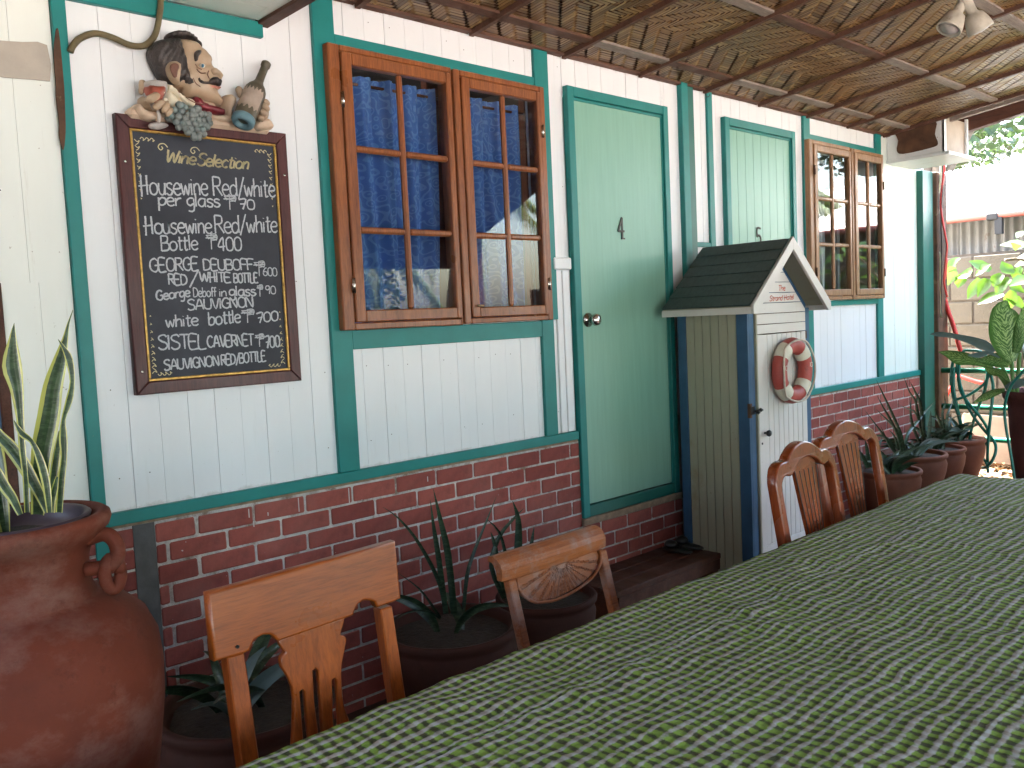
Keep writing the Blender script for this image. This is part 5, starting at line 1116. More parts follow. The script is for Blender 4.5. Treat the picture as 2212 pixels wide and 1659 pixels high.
# ============================================================ RAILING AND HOSES
SCREEN_SHRUBS = []  # unseen greenery added past the railing to cut light from the open end
for (x, y, s_, lab) in ((7.75, -2.3, 5, 'dense green bush added past the railing to cut side light'), (7.8, -3.7, 6, 'second green bush added to cut side light, further toward the beach')):
    SHB = empty('light_block_shrub', (x, y, -.1)); tag(SHB, lab, 'light_block_shrub')
    SCREEN_SHRUBS.append((SHB, s_))
G = empty('pipe_railing', (7.2, 0, 0)); tag(G, 'green painted pipe railing closing the far end of the veranda', 'railing')
for z in (.888, .603, .357): MB().tube([(0, .05, z), (0, -1.5, z), (0, -5.0, z)], .0215, 14).build('rail', M['railgreen'], G, True)
for y, zt in ((-.035, 1.36), (-1.42, .89), (-2.8, .89)): MB().tube([(0, y, -.05), (0, y, zt)], .018, 12).build('upright', M['railgreen'], G, True)
MB().ico((0, -.035, 1.365), .024, 2).build('cap', M['boxwhite'], G, True)
HC = empty('garden_hose', (7.12, -.3, .88)); tag(HC, 'coiled dark green garden hose hanging over the top rail', 'hose')
for p in DATA['hoses']: MB().tube([(v.x-7.12+.02*math.sin(i*.3), v.y+.3, v.z-.88) for i, v in enumerate(catmull(p, 5))], .0115, 8).build('loop', M['hosegreen'], HC, True)
o = MB().tube(catmull(DATA['front_hose'][0], 6), .0085, 8).build('garden_hose', M['hosegreen'], None, True); tag(o, 'single green hose hanging in front of the tall brown pot', 'hose')
# ============================================================ BEACH HUT CABINET
HU = empty('beach_hut_cabinet', (3.99, -.30, 0)); tag(HU, 'tall beach hut shaped cabinet with blue corners, cream side boards and dark gabled roof', 'cabinet')
def hb(mb): mb.v = [(x-3.99, y+.30, z) for x, y, z in mb.v]; return mb
hb(MB().box(3.70, 4.275, -.485, -.10, .02, 1.44)).build('carcass', M['groove'], HU)
# left side boards
ys = [-.446, -.395, -.345, -.296, -.248, -.200, -.150]
for a, b in zip(ys[:-1], ys[1:]): hb(MB().box(3.692, 3.70, a+.0022, b-.0022, .02, 1.425, .001)).build('side_board', M['hutcream'], HU)
hb(MB().box(4.275, 4.283, -.48, -.11, .02, 1.42)).build('side_panel', M['hutcream'], HU)
hb(MB().box(3.688, 3.701, -.510, -.447, .02, 1.425, .002)).build('corner_board', M['hutblue'], HU)
hb(MB().box(3.688, 3.701, -.149, -.10, .02, 1.425, .002)).build('corner_board', M['hutblue'], HU)
hb(MB().box(3.7015, 3.745, -.510, -.486, .02, 1.43, .002)).build('corner_board', M['hutblue'], HU)
hb(MB().box(4.228, 4.286, -.510, -.486, .02, 1.44, .002)).build('corner_board', M['hutblue'], HU)
# gable blue backing follows the roof slope
gz = lambda x: 1.735-abs(x-3.975)*.905
plate('gable_backing', [[(3.7-3.99, 1.43), (4.28-3.99, 1.43), (4.28-3.99, gz(4.28)), (3.975-3.99, 1.735), (3.7-3.99, gz(3.7))]], .016, .001, M['hutblue'], HU, lambda q: (q[0], q[1]-.186, q[2]))
# white face: horizontal gable boards then door
gf_ = lambda x: 1.655-abs(x-3.985)*.93
zs_ = [1.321, 1.368, 1.42, 1.472, 1.522, 1.574, 1.623, 1.66]
for a, b in zip(zs_[:-1], zs_[1:]):
    a_, b_ = a+.0016, b-.0016
    def xl(z): return max(3.756, 3.985-(1.655-z)/.93)
    def xr(z): return min(4.222, 3.985+(1.655-z)/.93)
    if a_ >= 1.65: continue
    b_ = min(b_, 1.654); pl = [(xl(a_), a_), (xr(a_), a_)]
    if a_ < gf_(4.222) < b_: pl.append((4.222, gf_(4.222)))
    pl += [(xr(b_), b_), (xl(b_), b_)]
    if a_ < gf_(3.756) < b_: pl.append((3.756, gf_(3.756)))
    plate('gable_board', [[(x-3.99, z) for x, z in pl]], .012, .001, M['hutwhite'], HU, lambda q: (q[0], q[1]-.216, q[2]))
DR = hb(MB().box(3.756, 3.80, -.522, -.500, .19, 1.319, .001).box(4.176, 4.222, -.522, -.500, .19, 1.319, .001).box(3.80, 4.176, -.5215, -.500, .19, .27, .001)).build('door', M['hutwhite'], HU)
w8 = (4.176-3.80)/8
for i in range(8): hb(MB().box(3.80+w8*i+.0018, 3.80+w8*(i+1)-.0018, -.520, -.500, .2715, 1.317, .001)).build('door_board', M['hutwhite'], DR)
hb(MB().box(3.748, 3.757, -.520, -.488, .19, 1.42)).build('door_edge', M['hutcream'], HU)
hb(MB().box(3.756, 4.222, -.505, -.49, .03, .185)).build('plinth_board', M['hutwhite'], HU)
kb = MB().lathe([(.006, 0), (.006, .012), (.014, .016), (.017, .026), (.012, .034), (0, .036)], (0, 0, 0), 16)
kb.v = [(3.80+x, -.522-z, .835+y) for x, y, z in kb.v]; hb(kb).build('door_knob', M['black'], DR, True)
la = MB().box(3.69, 3.72, -.519, -.510, .935, .975).box(3.715, 3.775, -.533, -.522, .947, .957); la.ico((3.722, -.537, .948), .013, 1).ico((3.745, -.537, .955), .011, 1)
hb(la).build('latch', M['black'], HU); hb(MB().box(3.6865, 3.702, -.516, -.500, .92, .99)).build('rust_stain', M['rust'], HU)
ko = MB(); ko.v = []; ko.tube([(3.775, -.5225, .785), (3.775, -.5245, .785)], .006, 10); hb(ko).build('keyhole', M['black'], DR)
for z in (1.30, 1.02): hb(MB().box(4.222, 4.23, -.524, -.512, z-.02, z+.02)).build('hinge', M['rust'], HU)
# roof
RF = empty('roof'); RF.parent = HU
rm = MB()
def slope(sx, t0, t1, lift, th, mb, y0=-.585, y1=-.075):
    # t along slope 0 ridge .. 1 eave
    rx, rz_, ex, ez = 3.972, 1.782, (3.602 if sx < 0 else 4.338), 1.462
    n = Vector((sx*(rz_-ez), 0, abs(ex-rx))).normalized()
    A = Vector((rx+(ex-rx)*t0, 0, rz_+(ez-rz_)*t0)); B = Vector((rx+(ex-rx)*t1, 0, rz_+(ez-rz_)*t1))
    vs = []
    for P_, l_ in ((A, lift[0]), (B, lift[1])):
        for off in (l_, l_-th):
            for y in (y0, y1): q = P_+n*off; vs.append((q.x, y, q.z))
    b = len(mb.v); mb.v += vs
    for q in ((0, 1, 5, 4), (2, 6, 7, 3), (0, 4, 6, 2), (1, 3, 7, 5), (0, 2, 3, 1), (4, 5, 7, 6)): mb.f.append(tuple(b+i for i in q))
    return mb
RFo = hb(slope(-1, .0, 1, (-.004, -.004), .012, slope(1, .0, 1, (-.004, -.004), .012, MB()))).build('roof', M['hutcream'], HU)
bpy.data.objects.remove(RF)
for sx in (-1, 1):
    for i in range(6): hb(slope(sx, i/6+.002, (i+1)/6+.004, (.004, .009), .008, MB(), -.580, -.078)).build('roof_board', M['hutroof'], RFo)
# bargeboards and eave fascias
for sx in (-1, 1):
    rx, rz_, ex, ez = 3.972, 1.782, (3.596 if sx < 0 else 4.344), 1.458
    d = .050; pl = [(rx-3.99, rz_+.010), (ex-3.99, ez+.006), (ex-3.99, ez-.035), (ex+(-sx)*.028-3.99, ez-.035), (rx-3.99, rz_-.052)]
    plate('bargeboard', [pl if sx > 0 else pl], .016, .0015, M['hutwhite'], HU, lambda q: (q[0], q[1]-.296, q[2]))
    hb(MB().box(min(ex, ex-sx*.012), max(ex, ex-sx*.012), -.588, -.075, ez-.034, ez-.002)).build('eave_board', M['hutwhite'], HU)

# ------------------------------------------------ ring buoy
B_ = empty('life_ring', (4.012, -.560, 1.128)); tag(B_, 'faded red and cream life ring with rope hanging on the hut door', 'life ring')
def ringseg(a0, a1, R0, rx, ry, n=10, m=14):
    mb = MB()
    for i in range(n+1):
        a = a0+(a1-a0)*i/n; c = Vector((math.cos(a)*R0, 0, math.sin(a)*R0)); d = Vector((math.cos(a), 0, math.sin(a)))
        for k_ in range(m):
            b = 2*math.pi*k_/m; mb.v.append(tuple(c+d*math.cos(b)*rx+Vector((0, 1, 0))*math.sin(b)*ry))
    for i in range(n):
        for k_ in range(m): mb.f.append((i*m+k_, i*m+(k_+1) % m, (i+1)*m+(k_+1) % m, (i+1)*m+k_))
    return mb
for i in range(4):
    a = R(45+90*i)
    ringseg(a+R(14), a+R(76), .127, .040, .036).build('red_section', M['buoyred'], B_, True)
    ringseg(a-R(15), a+R(15), .127, .0425, .0385).build('white_band', M['buoywhite'], B_, True)
rp = []
for i in range(8*12+1):
    t = i/12; a = 2*math.pi*t/8+R(45)-0; w_ = abs(math.sin(math.pi*t/2)) if True else 0
    rad = .168+.0*t-(.014*math.sin(math.pi*(t/2 % 1)) if True else 0); rp.append(Vector((math.cos(a)*rad, -.030-.012*math.sin(math.pi*(t/2 % 1)), math.sin(a)*rad)))
MB().tube(rp, .0052, 8).build('rope', M['rope'], B_, True)

# ============================================================ STROKE LETTERING
GL = {
 'A': ('0,0 3,10 6,0|1.2,3.5 4.8,3.5', 6.5), 'B': ('0,0 0,10|0,10 4,9.6 4.6,7.6 3.5,5.6 0,5.2|0,5.2 4.4,4.8 5.4,2.4 4,.3 0,0', 6), 'C': ('5.5,8.3 3.5,10 1,8.4 0,5 1,1.5 3.5,0 5.6,1.6', 6.2),
 'D': ('0,0 0,10|0,10 4,9 5.6,5 4,1 0,0', 6.2), 'E': ('5,10 0,10 0,0 5.2,0|0,5.2 4.2,5.2', 5.8), 'F': ('5.2,10 0,10 0,0|0,5.3 4.2,5.3', 5.6), 'G': ('5.6,8.4 3.6,10 1,8.6 0,5 1,1.4 3.6,0 5.6,1.6 5.6,4.6 3.4,4.6', 6.6),
 'H': ('.4,10 .2,-1|4,10 4.2,0|-1.4,4.4 5,5', 5.8), 'I': ('.3,10 .3,0', 1.8), 'L': ('0,10 0,0 4.8,0', 5.2), 'N': ('0,0 0,10 4.8,0 4.8,10', 6), 'O': ('3,10 .8,8.8 0,5 .8,1.2 3,0 5.2,1.2 6,5 5.2,8.8 3,10', 6.8),
 'R': ('0,0 0,10|0,10 4,9.6 4.8,7.6 3.8,5.4 0,5|2,5 5.6,0', 6), 'S': ('5.2,8.6 3.6,10 1,9.2 .4,7.2 2,5.6 4.4,4.4 5.2,2.4 4,.4 1.6,0 0,1.4', 5.8), 'T': ('-.4,10 5.4,10|2.5,10 2.5,0', 5.4), 'U': ('0,10 0,3 1.2,.6 3,0 4.6,.8 5.2,3 5.2,10', 6.2),
 'V': ('0,10 2.7,0 5.2,10', 5.8), 'W': ('0,10 1.8,0 3.8,8 5.8,0 7.6,10', 8.4), '/': ('0,-1.5 4.4,10.5', 4.6),
 'a': ('4.4,6 2,6.2 .3,4.4 .2,1.8 1.8,.1 3.6,1 4.4,4|4.5,6.2 4.5,.8 5,.0', 5.6), 'b': ('.2,10 .2,0|.2,4 2,6 4,5.4 4.6,3 3.6,.6 1.6,.0 .2,1', 5.4), 'd': ('4.4,10 4.4,0|4.4,4.6 2.6,6 .6,5 0,2.6 1,.4 2.8,.2 4.4,2', 5.4),
 'e': ('.3,3.2 4.2,3.6 3.8,5.6 2,6.2 .4,4.8 0,2.6 1.2,.4 3,0 4.6,1', 5.2), 'g': ('4.2,6 2,6.2 .3,4.6 .3,2 2,.6 4,2|4.4,6 4.4,-2 3,-4 .8,-3.4', 5.4), 'h': ('.2,10 .2,0|.2,3.8 2,6 3.8,5.2 4,0', 5), 'i': ('.4,6 .4,0|.4,8 .5,8.4', 1.9),
 'l': ('.4,10 .4,0', 1.9), 'n': ('.2,6 .2,0|.2,3.8 2,6 3.8,5 4,0', 5), 'o': ('2.4,6.1 .5,5 0,3 .6,.8 2.4,0 4.2,1 4.8,3 4.2,5.2 2.4,6.1', 5.6), 'p': ('.2,6 .1,-4|.2,4 2,6 4,5.2 4.4,3 3.2,.8 1.4,.4 .2,1.4', 5.2),
 'r': ('.2,6 .2,0|.2,3.4 1.6,5.6 3.4,6', 4), 's': ('3.8,5.4 2.4,6.2 .6,5.6 .6,4 2.6,3 3.8,1.8 2.8,.2 1.2,0 0,1', 4.6), 't': ('1.4,9 1.4,1 2.2,0 3.2,.6|0,6.2 3.4,6.4', 3.8), 'u': ('0,6 .2,1.6 1.6,0 3.4,1 4,6|4,6 4.1,0', 5), 'w': ('0,6 1.4,0 2.8,5 4.2,0 5.6,6', 6.4),
 'c': ('4.2,5 2.6,6.1 .8,5 0,3 .8,.8 2.6,0 4.2,1', 5), 'f': ('3.2,9 2.2,10 1.4,8.6 1.3,0|0,5.6 3,5.8', 3.6), 'm': ('0,6 0,0|0,4 1.6,6 2.8,5 2.8,0|2.8,4 4.4,6 5.6,5 5.6,0', 6.6), 'v': ('0,6 2,0 4,6', 4.6),
 '0': ('2.6,10 .6,8.6 0,5 .6,1.2 2.6,0 4.6,1.2 5.2,5 4.6,8.6 2.6,10', 6), '4': ('3.6,0 3.6,10 0,3.4 5.2,3.4', 6), '5': ('4.6,10 .8,10 .5,5.6 2.6,6.2 4.6,5 4.8,2.6 3.4,.4 1.2,0 0,1.2', 5.8), '6': ('4.4,9.6 2,8 .3,4.6 .4,1.4 2.4,0 4.4,1 4.8,3.4 3.2,5 1,4.4', 5.8), '7': ('0,9.8 5,10 2.4,0|1,5 4.8,5.4', 5.8), '9': ('4.4,7 3,5 .8,5.6 .3,8 1.8,10 4,9.4 4.5,6 4,0', 5.8),
 'Q': ('-1,9.4 -.4,10.4 .8,10 1.6,8 1.8,0|1.8,0 4.4,8 4.4,0|4.4,0 7,10', 7.4)}
def glyph_strokes(t, slant=0.0):
    out = []; x = 0
    for ch in t:
        if ch == ' ': x += 3.2; continue
        s_g, adv = GL[ch]
        for st in s_g.split('|'):
            p = [tuple(float(v) for v in q.split(',')) for q in st.split()]
            out.append([(x+a+slant*b, b) for a, b in p])
        x += adv
    return out, x-1.0
def ribbon(mb, pts, w, y, rr=None, closed=False):
    P = [v for v in catmull([(a, b, 0) for a, b in pts], 4)] if len(pts) > 2 else [Vector((a, b, 0)) for a, b in pts]
    Q = [];
    for i in range(len(P)-1):
        n_ = max(1, int((P[i+1]-P[i]).length/.004))
        for j in range(n_): Q.append(P[i].lerp(P[i+1], j/n_))
    Q.append(P[-1]); b = len(mb.v); n = len(Q)
    for i, p in enumerate(Q):
        d = Q[min(i+1, n-1)]-Q[max(0, i-1)]; d = d.normalized() if d.length > 1e-9 else Vector((1, 0, 0)); s = Vector((-d.y, d.x, 0))
        ww = w*.5*(1+(rr.uniform(-.22, .22) if rr else 0)); o_ = Vector((rr.uniform(-.0003, .0003), rr.uniform(-.0003, .0003), 0)) if rr else Vector((0, 0, 0))
        for sg in (-1, 1): q = p+s*ww*sg+o_; mb.v.append((q.x, y, q.y))
    for i in range(n-1): mb.f.append((b+2*i, b+2*i+1, b+2*i+3, b+2*i+2))
def text_line(mb, t, a, b, cap, w, y, rr, slant=0, wob=.2, dbl=True):
    st, W0 = glyph_strokes(t, slant); A = Vector(a); B = Vector(b); d = B-A; sx = d.length/W0; ux = d.normalized(); sz = cap/10
    for s in st:
        jx, jz = rr.uniform(-wob, wob)*.6, rr.uniform(-wob, wob)*.5
        pts = [(A.x+ux.x*(p[0]+jx)*sx, A.y+ux.y*(p[0]+jx)*sx+(p[1]+jz)*sz) for p in s]
        ribbon(mb, pts, w, y, rr)
        if dbl and rr.random() < (.45 if cap > .028 else .15): ribbon(mb, [(p[0]+rr.uniform(-.001, .002), p[1]+rr.uniform(-.001, .001)) for p in pts], w*.8, y-.0001, rr)

# ============================================================ MENU BOARD
BO = empty('menu_board', (1.27, -.02, 1.70)); tag(BO, 'chalkboard wine menu in a maroon frame topped by a sculpted man with bottle and glass', 'menu board')
ob = Vector((1.27, -.02, 1.70))
def bb(mb): mb.v = [(x-ob.x, y-ob.y, z-ob.z) for x, y, z in mb.v]; return mb
bfn = lambda q: (q[0]-ob.x, q[1]-ob.y, q[2]-ob.z)
X0, X1, Z0, Z1 = .984, 1.556, 1.268, 2.130; fwid = .040
for nm, pl in (('frame_rail', [(X0, Z0), (X1, Z0), (X1-fwid, Z0+fwid), (X0+fwid, Z0+fwid)]), ('frame_rail', [(X0, Z1), (X0+fwid, Z1-fwid), (X1-fwid, Z1-fwid), (X1, Z1)]), ('frame_stile', [(X0, Z0), (X0+fwid, Z0+fwid), (X0+fwid, Z1-fwid), (X0, Z1)]), ('frame_stile', [(X1, Z0), (X1, Z1), (X1-fwid, Z1-fwid), (X1-fwid, Z0+fwid)])):
    plate(nm, [pl], .032, .004, M['boardframe'], BO, lambda q: bfn((q[0], q[1]-.018, q[2])))
bb(MB().box(X0+.02, X1-.02, -.024, -.004, Z0+.02, Z1-.02)).build('slate', M['slate'], BO)
a, b, c, d = X0+fwid, X1-fwid, Z0+fwid, Z1-fwid; g = .0085
for q in ((a, b, c, c+g), (a, b, d-g, d), (a, a+g, c+g, d-g), (b-g, b, c+g, d-g)): bb(MB().box(q[0], q[1], -.031, -.023, q[2], q[3], .002)).build('gold_trim', M['gold'], BO)
for x, z in ((X0+.018, 1.985), (X1-.018, 1.985), (X0+.02, 1.34)):
    o = MB().ico((x, -.036, z), .0045, 2, (1, .6, 1)); bb(o).build('screw', M['steel'], BO, True)
rr = random.Random(4); yb_ = -.0246
by = {}
for t, A, B, cap, kd in DATA['text']:
    key = round((A[1]+B[1])/2, 2)
    mb = MB()
    if kd == 'gold':
        tt = t.replace('W', 'Q') if False else t
        text_line(mb, tt, A, B, cap, .0044, yb_, rr, .26, .05, False)
        text_line(mb, tt, (A[0]+.0022, A[1]-.001), (B[0]+.0022, B[1]-.001), cap, .0040, yb_, rr, .26, .05, False)
        if t[0] in 'WS':
            x, z = A[0], A[1]+cap*.85
            cur = [(x+.012, z+.012), (x+.002, z+.022), (x-.012, z+.020), (x-.018, z+.010), (x-.011, z+.002), (x-.004, z+.008), (x-.008, z+.013)]
            ribbon(mb, cur, .0032, yb_)
        bb(mb).build('painted_title', M['goldtext'], BO)
    elif kd == 'peso':
        x0_, x1_, z = A[0], B[0], A[1]; w = x1_-x0_; xm = x0_+w*.45
        text_pts = [[(xm, z), (xm+.001, z+cap)], [(x0_, z+cap*.75), (x1_, z+cap*.80)], [(x0_+w*.05, z+cap*.92), (x1_, z+cap*.95)], [(xm, z+cap), (x1_-w*.1, z+cap*1.02), (x1_-w*.05, z+cap*.7), (xm, z+cap*.6)], [(x0_+w*.1, z+cap*.85), (x1_-w*.05, z+cap*.62)], [(x0_+w*.2, z+cap*.7), (x1_-w*.1, z+cap*.9)]]
        for p in text_pts: ribbon(mb, p, .0036, yb_, rr)
        bb(mb).build('chalk_writing', M['chalk'], BO)
    else:
        text_line(mb, t, A, B, cap, .0050 if cap > .03 else .0036, yb_, rr)
        bb(mb).build('chalk_writing', M['chalk'], BO)
# corner scrolls
for cx0, cz0, sx, sz in ((1.046, 2.058, 1, -1), (1.492, 2.058, -1, -1), (1.046, 1.332, 1, 1), (1.492, 1.332, -1, 1)):
    mb = MB()
    for k_ in range(9):
        z = cz0+sz*.018*k_*(1+.03*k_); r = .0075*(1-k_*.09)
        ribbon(mb, [(cx0-r*sx, z), (cx0, z+sz*r*.9), (cx0+r*sx, z+sz*r*.4), (cx0+r*.3*sx, z+sz*r*1.6), (cx0-r*.6*sx, z+sz*r*2.2)], .0024*(1-.04*k_), yb_)
    for k_ in range(3):
        x = cx0+sx*(.010+.015*k_); ribbon(mb, [(x, cz0-sz*.002), (x+sx*.005, cz0-sz*.008), (x+sx*.011, cz0-sz*.004), (x+sx*.009, cz0+sz*.002), (x+sx*.015, cz0-sz*.003)], .0026, yb_)
    bb(mb).build('scroll_ornament', M['goldtext'], BO)

# sculpted bust
def fo(off, eff=None):
    # outlines were measured on the plane 7 cm off the wall; refer them to the depth each piece really has
    e = off if eff is None else eff; s = (2.8-e)/2.73
    return lambda q: (q[0]*s-ob.x, q[1]-off-ob.y, 1.45+(q[2]-1.45)*s-ob.z)
def rel_piece(key, th, dome, m, off=0.012, edge=.01, name=None, parent=None, zf=None, step=.0075, cat_=True):
    ol = DATA['f_'+key]
    if cat_: ol = [(v.x, v.y) for v in catmull([(a_, b_, 0) for a_, b_ in ol], 2, True)]
    return relief(name or key, ol, th, m, parent, fo(off, off+th*.7), step, dome, edge, zf)
def cap_piece(key, m, off, name, parent, depth=1.0):
    (x0_, z0_, r0), (x1_, z1_, r1) = DATA['k_'+key]
    n = 9; P = []; rs = []; sc_ = (2.8-off)/2.73; x0_, x1_ = x0_*sc_, x1_*sc_; z0_, z1_ = 1.45+(z0_-1.45)*sc_, 1.45+(z1_-1.45)*sc_
    for i in range(n):
        t = i/(n-1); P.append((x0_+(x1_-x0_)*t, -off-.010*math.sin(math.pi*t)*depth, z0_+(z1_-z0_)*t))
        e = 1.0
        if i == 0 or i == n-1: e = .35
        elif i == 1 or i == n-2: e = .85
        rs.append((r0+(r1-r0)*t)*e*(1.0 if i != 4 else 1.04))
    return bb(MB().tube(P, rs, 12)).build(name, m, parent, True)
FB = relief('sculpted_bust', [(v.x, v.y) for v in catmull([(a_, b_, 0) for a_, b_ in DATA['f_face']], 2, True)], .040, M['skin'], BO, fo(.012, .045), .006, .030, .022,
            lambda x, z: .004*noise.noise(Vector((x*30, z*30, 0)))-.010*math.exp(-(((x-1.254)/.014)**2+((z-2.303)/.010)**2)))
def hairf(x, z): return .0030*math.sin(420*(z*.35-x*.9)+6*noise.noise(Vector((x*18, z*18, 0))))+.004*noise.noise(Vector((x*25, z*25, 3)))
rel_piece('hair', .050, .028, M['hair'], .014, .02, 'hair', FB, hairf, .005)
rel_piece('forelock', .030, .014, M['hair'], .010, .01, 'forelock', FB, hairf, .005)
rel_piece('ear', .020, .008, M['skin'], .082, .008, 'ear', FB); rel_piece('ear_hollow', .006, -.004, M['earin'], .112, .003, 'ear_hollow', FB)
rel_piece('eyebrow', .012, .004, M['hair'], .082, .004, 'eyebrow', FB); rel_piece('eyebrow2', .008, .002, M['hair'], .048, .003, 'eyebrow', FB)
rel_piece('eye', .006, .005, M['eyew'], .084, .004, 'eye', FB, None, .004); rel_piece('iris', .004, .002, M['eyeb'], .0935, .002, 'iris', FB, None, .003)
rel_piece('nose', .018, .020, M['skin'], .054, .012, 'nose', FB); 
rel_piece('moustache', .014, .006, M['hair'], .080, .006, 'moustache', FB, hairf, .005); rel_piece('lips', .010, .004, M['lip'], .070, .004, 'lips', FB)
# wrinkle lines
wr = MB()
for pts in ([(1.262, 2.326), (1.271, 2.316), (1.283, 2.312)], [(1.266, 2.310), (1.279, 2.300), (1.295, 2.303)], [(1.306, 2.312), (1.302, 2.298), (1.307, 2.286)], [(1.252, 2.280), (1.259, 2.265), (1.274, 2.256)], [(1.222, 2.215), (1.25, 2.202), (1.285, 2.200)]):
    bb(MB().tube(catmull([(x*.967, -.0925, 1.45+(z-1.45)*.967) for x, z in pts], 4), .0016, 5)).build('crease', M['earin'], FB, True)
SHR = rel_piece('shirt', .034, .020, M['shirt'], .012, .012, 'shirt', BO, lambda x, z: .005*math.sin(90*x+40*z+4*noise.noise(Vector((x*12, z*12, 0)))))
rel_piece('collar', .030, .012, M['collar'], .046, .008, 'collar', SHR); rel_piece('lapel', .022, .012, M['collar'], .044, .008, 'lapel', SHR)
rel_piece('scarf', .026, .010, M['scarf'], .046, .006, 'scarf', SHR, lambda x, z: .005*noise.noise(Vector((x*50, z*70, 0))))
fold = lambda x, z: .004*math.sin(120*z-60*x)
HL = rel_piece('palm', .036, .018, M['skin'], .020, .012, 'hand', BO)
rel_piece('cuff', .050, .012, M['shirt'], .012, .008, 'cuff', HL, fold)
for k_, off in (('f1', .096), ('f2', .094), ('f3', .090), ('f4', .082)): cap_piece(k_, M['skin'], off, 'finger', HL)
cap_piece('thumb', M['skin'], .045, 'thumb', HL)
for k_ in ('f1', 'f2'):
    x, z, r_ = DATA['k_'+k_][0]; bb(MB().ico((x-.002, -(.096 if k_ == 'f1' else .094)-r_*.75, z-.001), .006, 2, (1.1, .5, .9))).build('nail', M['collar'], HL, True)
GLS = rel_piece('glass', .030, .024, M['glassrim'], .052, .012, 'wine_glass', BO)
rel_piece('wine', .034, .024, M['wine'], .0525, .012, 'wine', GLS)
cap_piece('stem', M['glassrim'], .070, 'glass_stem', GLS); rel_piece('foot', .014, .005, M['glassrim'], .062, .006, 'glass_foot', GLS)
HR = rel_piece('palm2', .030, .016, M['skin'], .020, .012, 'hand', BO); rel_piece('cuff2', .044, .012, M['shirt'], .012, .008, 'cuff', HR, fold)
for k_, off in (('g1', .082), ('g2', .084), ('g3', .082), ('g4', .078)): cap_piece(k_, M['skin'], off, 'finger', HR)
cap_piece('thumb2', M['skin'], .045, 'thumb', HR)
# grapes
gp_ = MB(); rr = random.Random(2)
GP = None
for i, (x, z) in enumerate(DATA['grapes']):
    x, z = x*.9925, 1.45+(z-1.45)*.9925
    r_ = .0112*rr.uniform(.9, 1.12); me = None
    o = bb(MB().ico((x, -.072-.022*math.exp(-((x-1.20)/.06)**2)-rr.uniform(0, .008), z), r_, 2)).build('grape' if GP else 'grape_bunch', M['grape'], GP or BO, True)
    if GP is None: GP = o
rel_piece('leaf', .012, .006, M['grape'], .060, .006, 'vine_leaf', GP)
bb(MB().box(1.14, 1.30, -.055, -.020, 2.145, 2.20, .01)).build('stalk_base', M['shirt'], GP)
# bottle
(bx0, bz0), (bx1, bz1), br = DATA['bottle_axis']
A = Vector((bx0*.9875, -.105, 1.45+(bz0-1.45)*.9875)); B = Vector((bx1*1.006, -.052, 1.45+(bz1-1.45)*1.006)); ax = (B-A); Lb = ax.length; q = ax.normalized().to_track_quat('Z', 'Y')
def bt(mb): mb.v = [tuple(A+q @ Vector(v)-ob) for v in mb.v]; return mb
br = .0355
BTL = bt(MB().lathe([(br*.96, .012), (br, .02), (br*1.02, .06), (br*1.02, .128), (br*.97, .142), (br*.80, .156), (br*.52, .170), (br*.40, .182), (br*.36, .215), (br*.36, Lb-.02), (br*.44, Lb-.019), (br*.45, Lb-.006), (br*.36, Lb-.003), (br*.2, Lb-.004), (0, Lb-.006)], (0, 0, 0), 32, .02)).build('bottle', M['bottle'], BO, True)
bt(MB().lathe([(0, .022), (br*.42, .020), (br*.50, .004), (br*.62, -.002), (br*.92, -.002), (br*1.06, .006), (br*1.07, .018), (br*1.0, .024)], (0, 0, 0), 32)).build('bottle_base', M['bottleblue'], BTL, True)
bt(MB().lathe([(0, .0195), (br*.42, .0192), (br*.43, .022), (0, .023)], (0, 0, 0), 24)).build('punt', M['earin'], BTL)
lb = MB(); nn = 22; rr = random.Random(5); vl = q.inverted() @ Vector((-.45, -1, 0)); va_ = math.atan2(vl.y, vl.x)
for i in range(nn+1):
    a = va_-R(70)+R(125)*i/nn
    for z in (.045+.006*math.sin(i*1.3)+.004*rr.random(), .085, .122+.008*math.sin(i*1.9+1)+.006*rr.random()):
        lb.v.append((math.cos(a)*br*1.045, math.sin(a)*br*1.045, z))
for i in range(nn):
    for k_ in (0, 1): b_i = i*3+k_; lb.f.append((b_i, b_i+3, b_i+4, b_i+1))
bt(lb).build('bottle_label', M['paper'], BTL, True)
bb(MB().box(1.02, 1.49, -.048, -.003, 2.118, 2.150, .012)).build('bust_base', M['shirt'], BO)

# door numbers and hut lettering
def numeral(t, x, z, h, D__, y=-.0165):
    st, W0 = glyph_strokes(t); sc = h/10
    mb = MB()
    for s in st:
        P = [Vector((x+(p[0]-W0/2)*sc*.85, 0, z+(p[1]-5)*sc)) for p in s]
        P = catmull(P, 4) if len(P) > 3 and t == '5' else P
        for i in range(len(P)-1):
            d = (P[i+1]-P[i]).normalized(); nrm = Vector((-d.z, 0, d.x))*.0052
            a, b_p = P[i]-d*.002, P[i+1]+d*.002; b = len(mb.v)
            for yy in (y-.004, y): mb.v += [tuple(Vector((v.x, yy, v.z))) for v in (a-nrm, b_p-nrm, b_p+nrm, a+nrm)]
            mb.f += [tuple(b+i_ for i_ in q) for q in ((3, 2, 1, 0), (4, 5, 6, 7), (0, 1, 5, 4), (1, 2, 6, 5), (2, 3, 7, 6), (3, 0, 4, 7))]
    if t == '4': mb.box(x+.001, x+.027, y-.004, y, z-h/2-.006, z-h/2+.001)
    mb.build('number', M['numeral'], D__)
numeral('4', 3.366, 1.873, .098, D4); numeral('5', 4.629, 1.865, .105, D5)
rr = random.Random(8); mb = MB()
text_line(mb, 'The', (3.958, 1.530), (4.022, 1.532), .026, .0042, -.5235, rr, .15, .1, True)
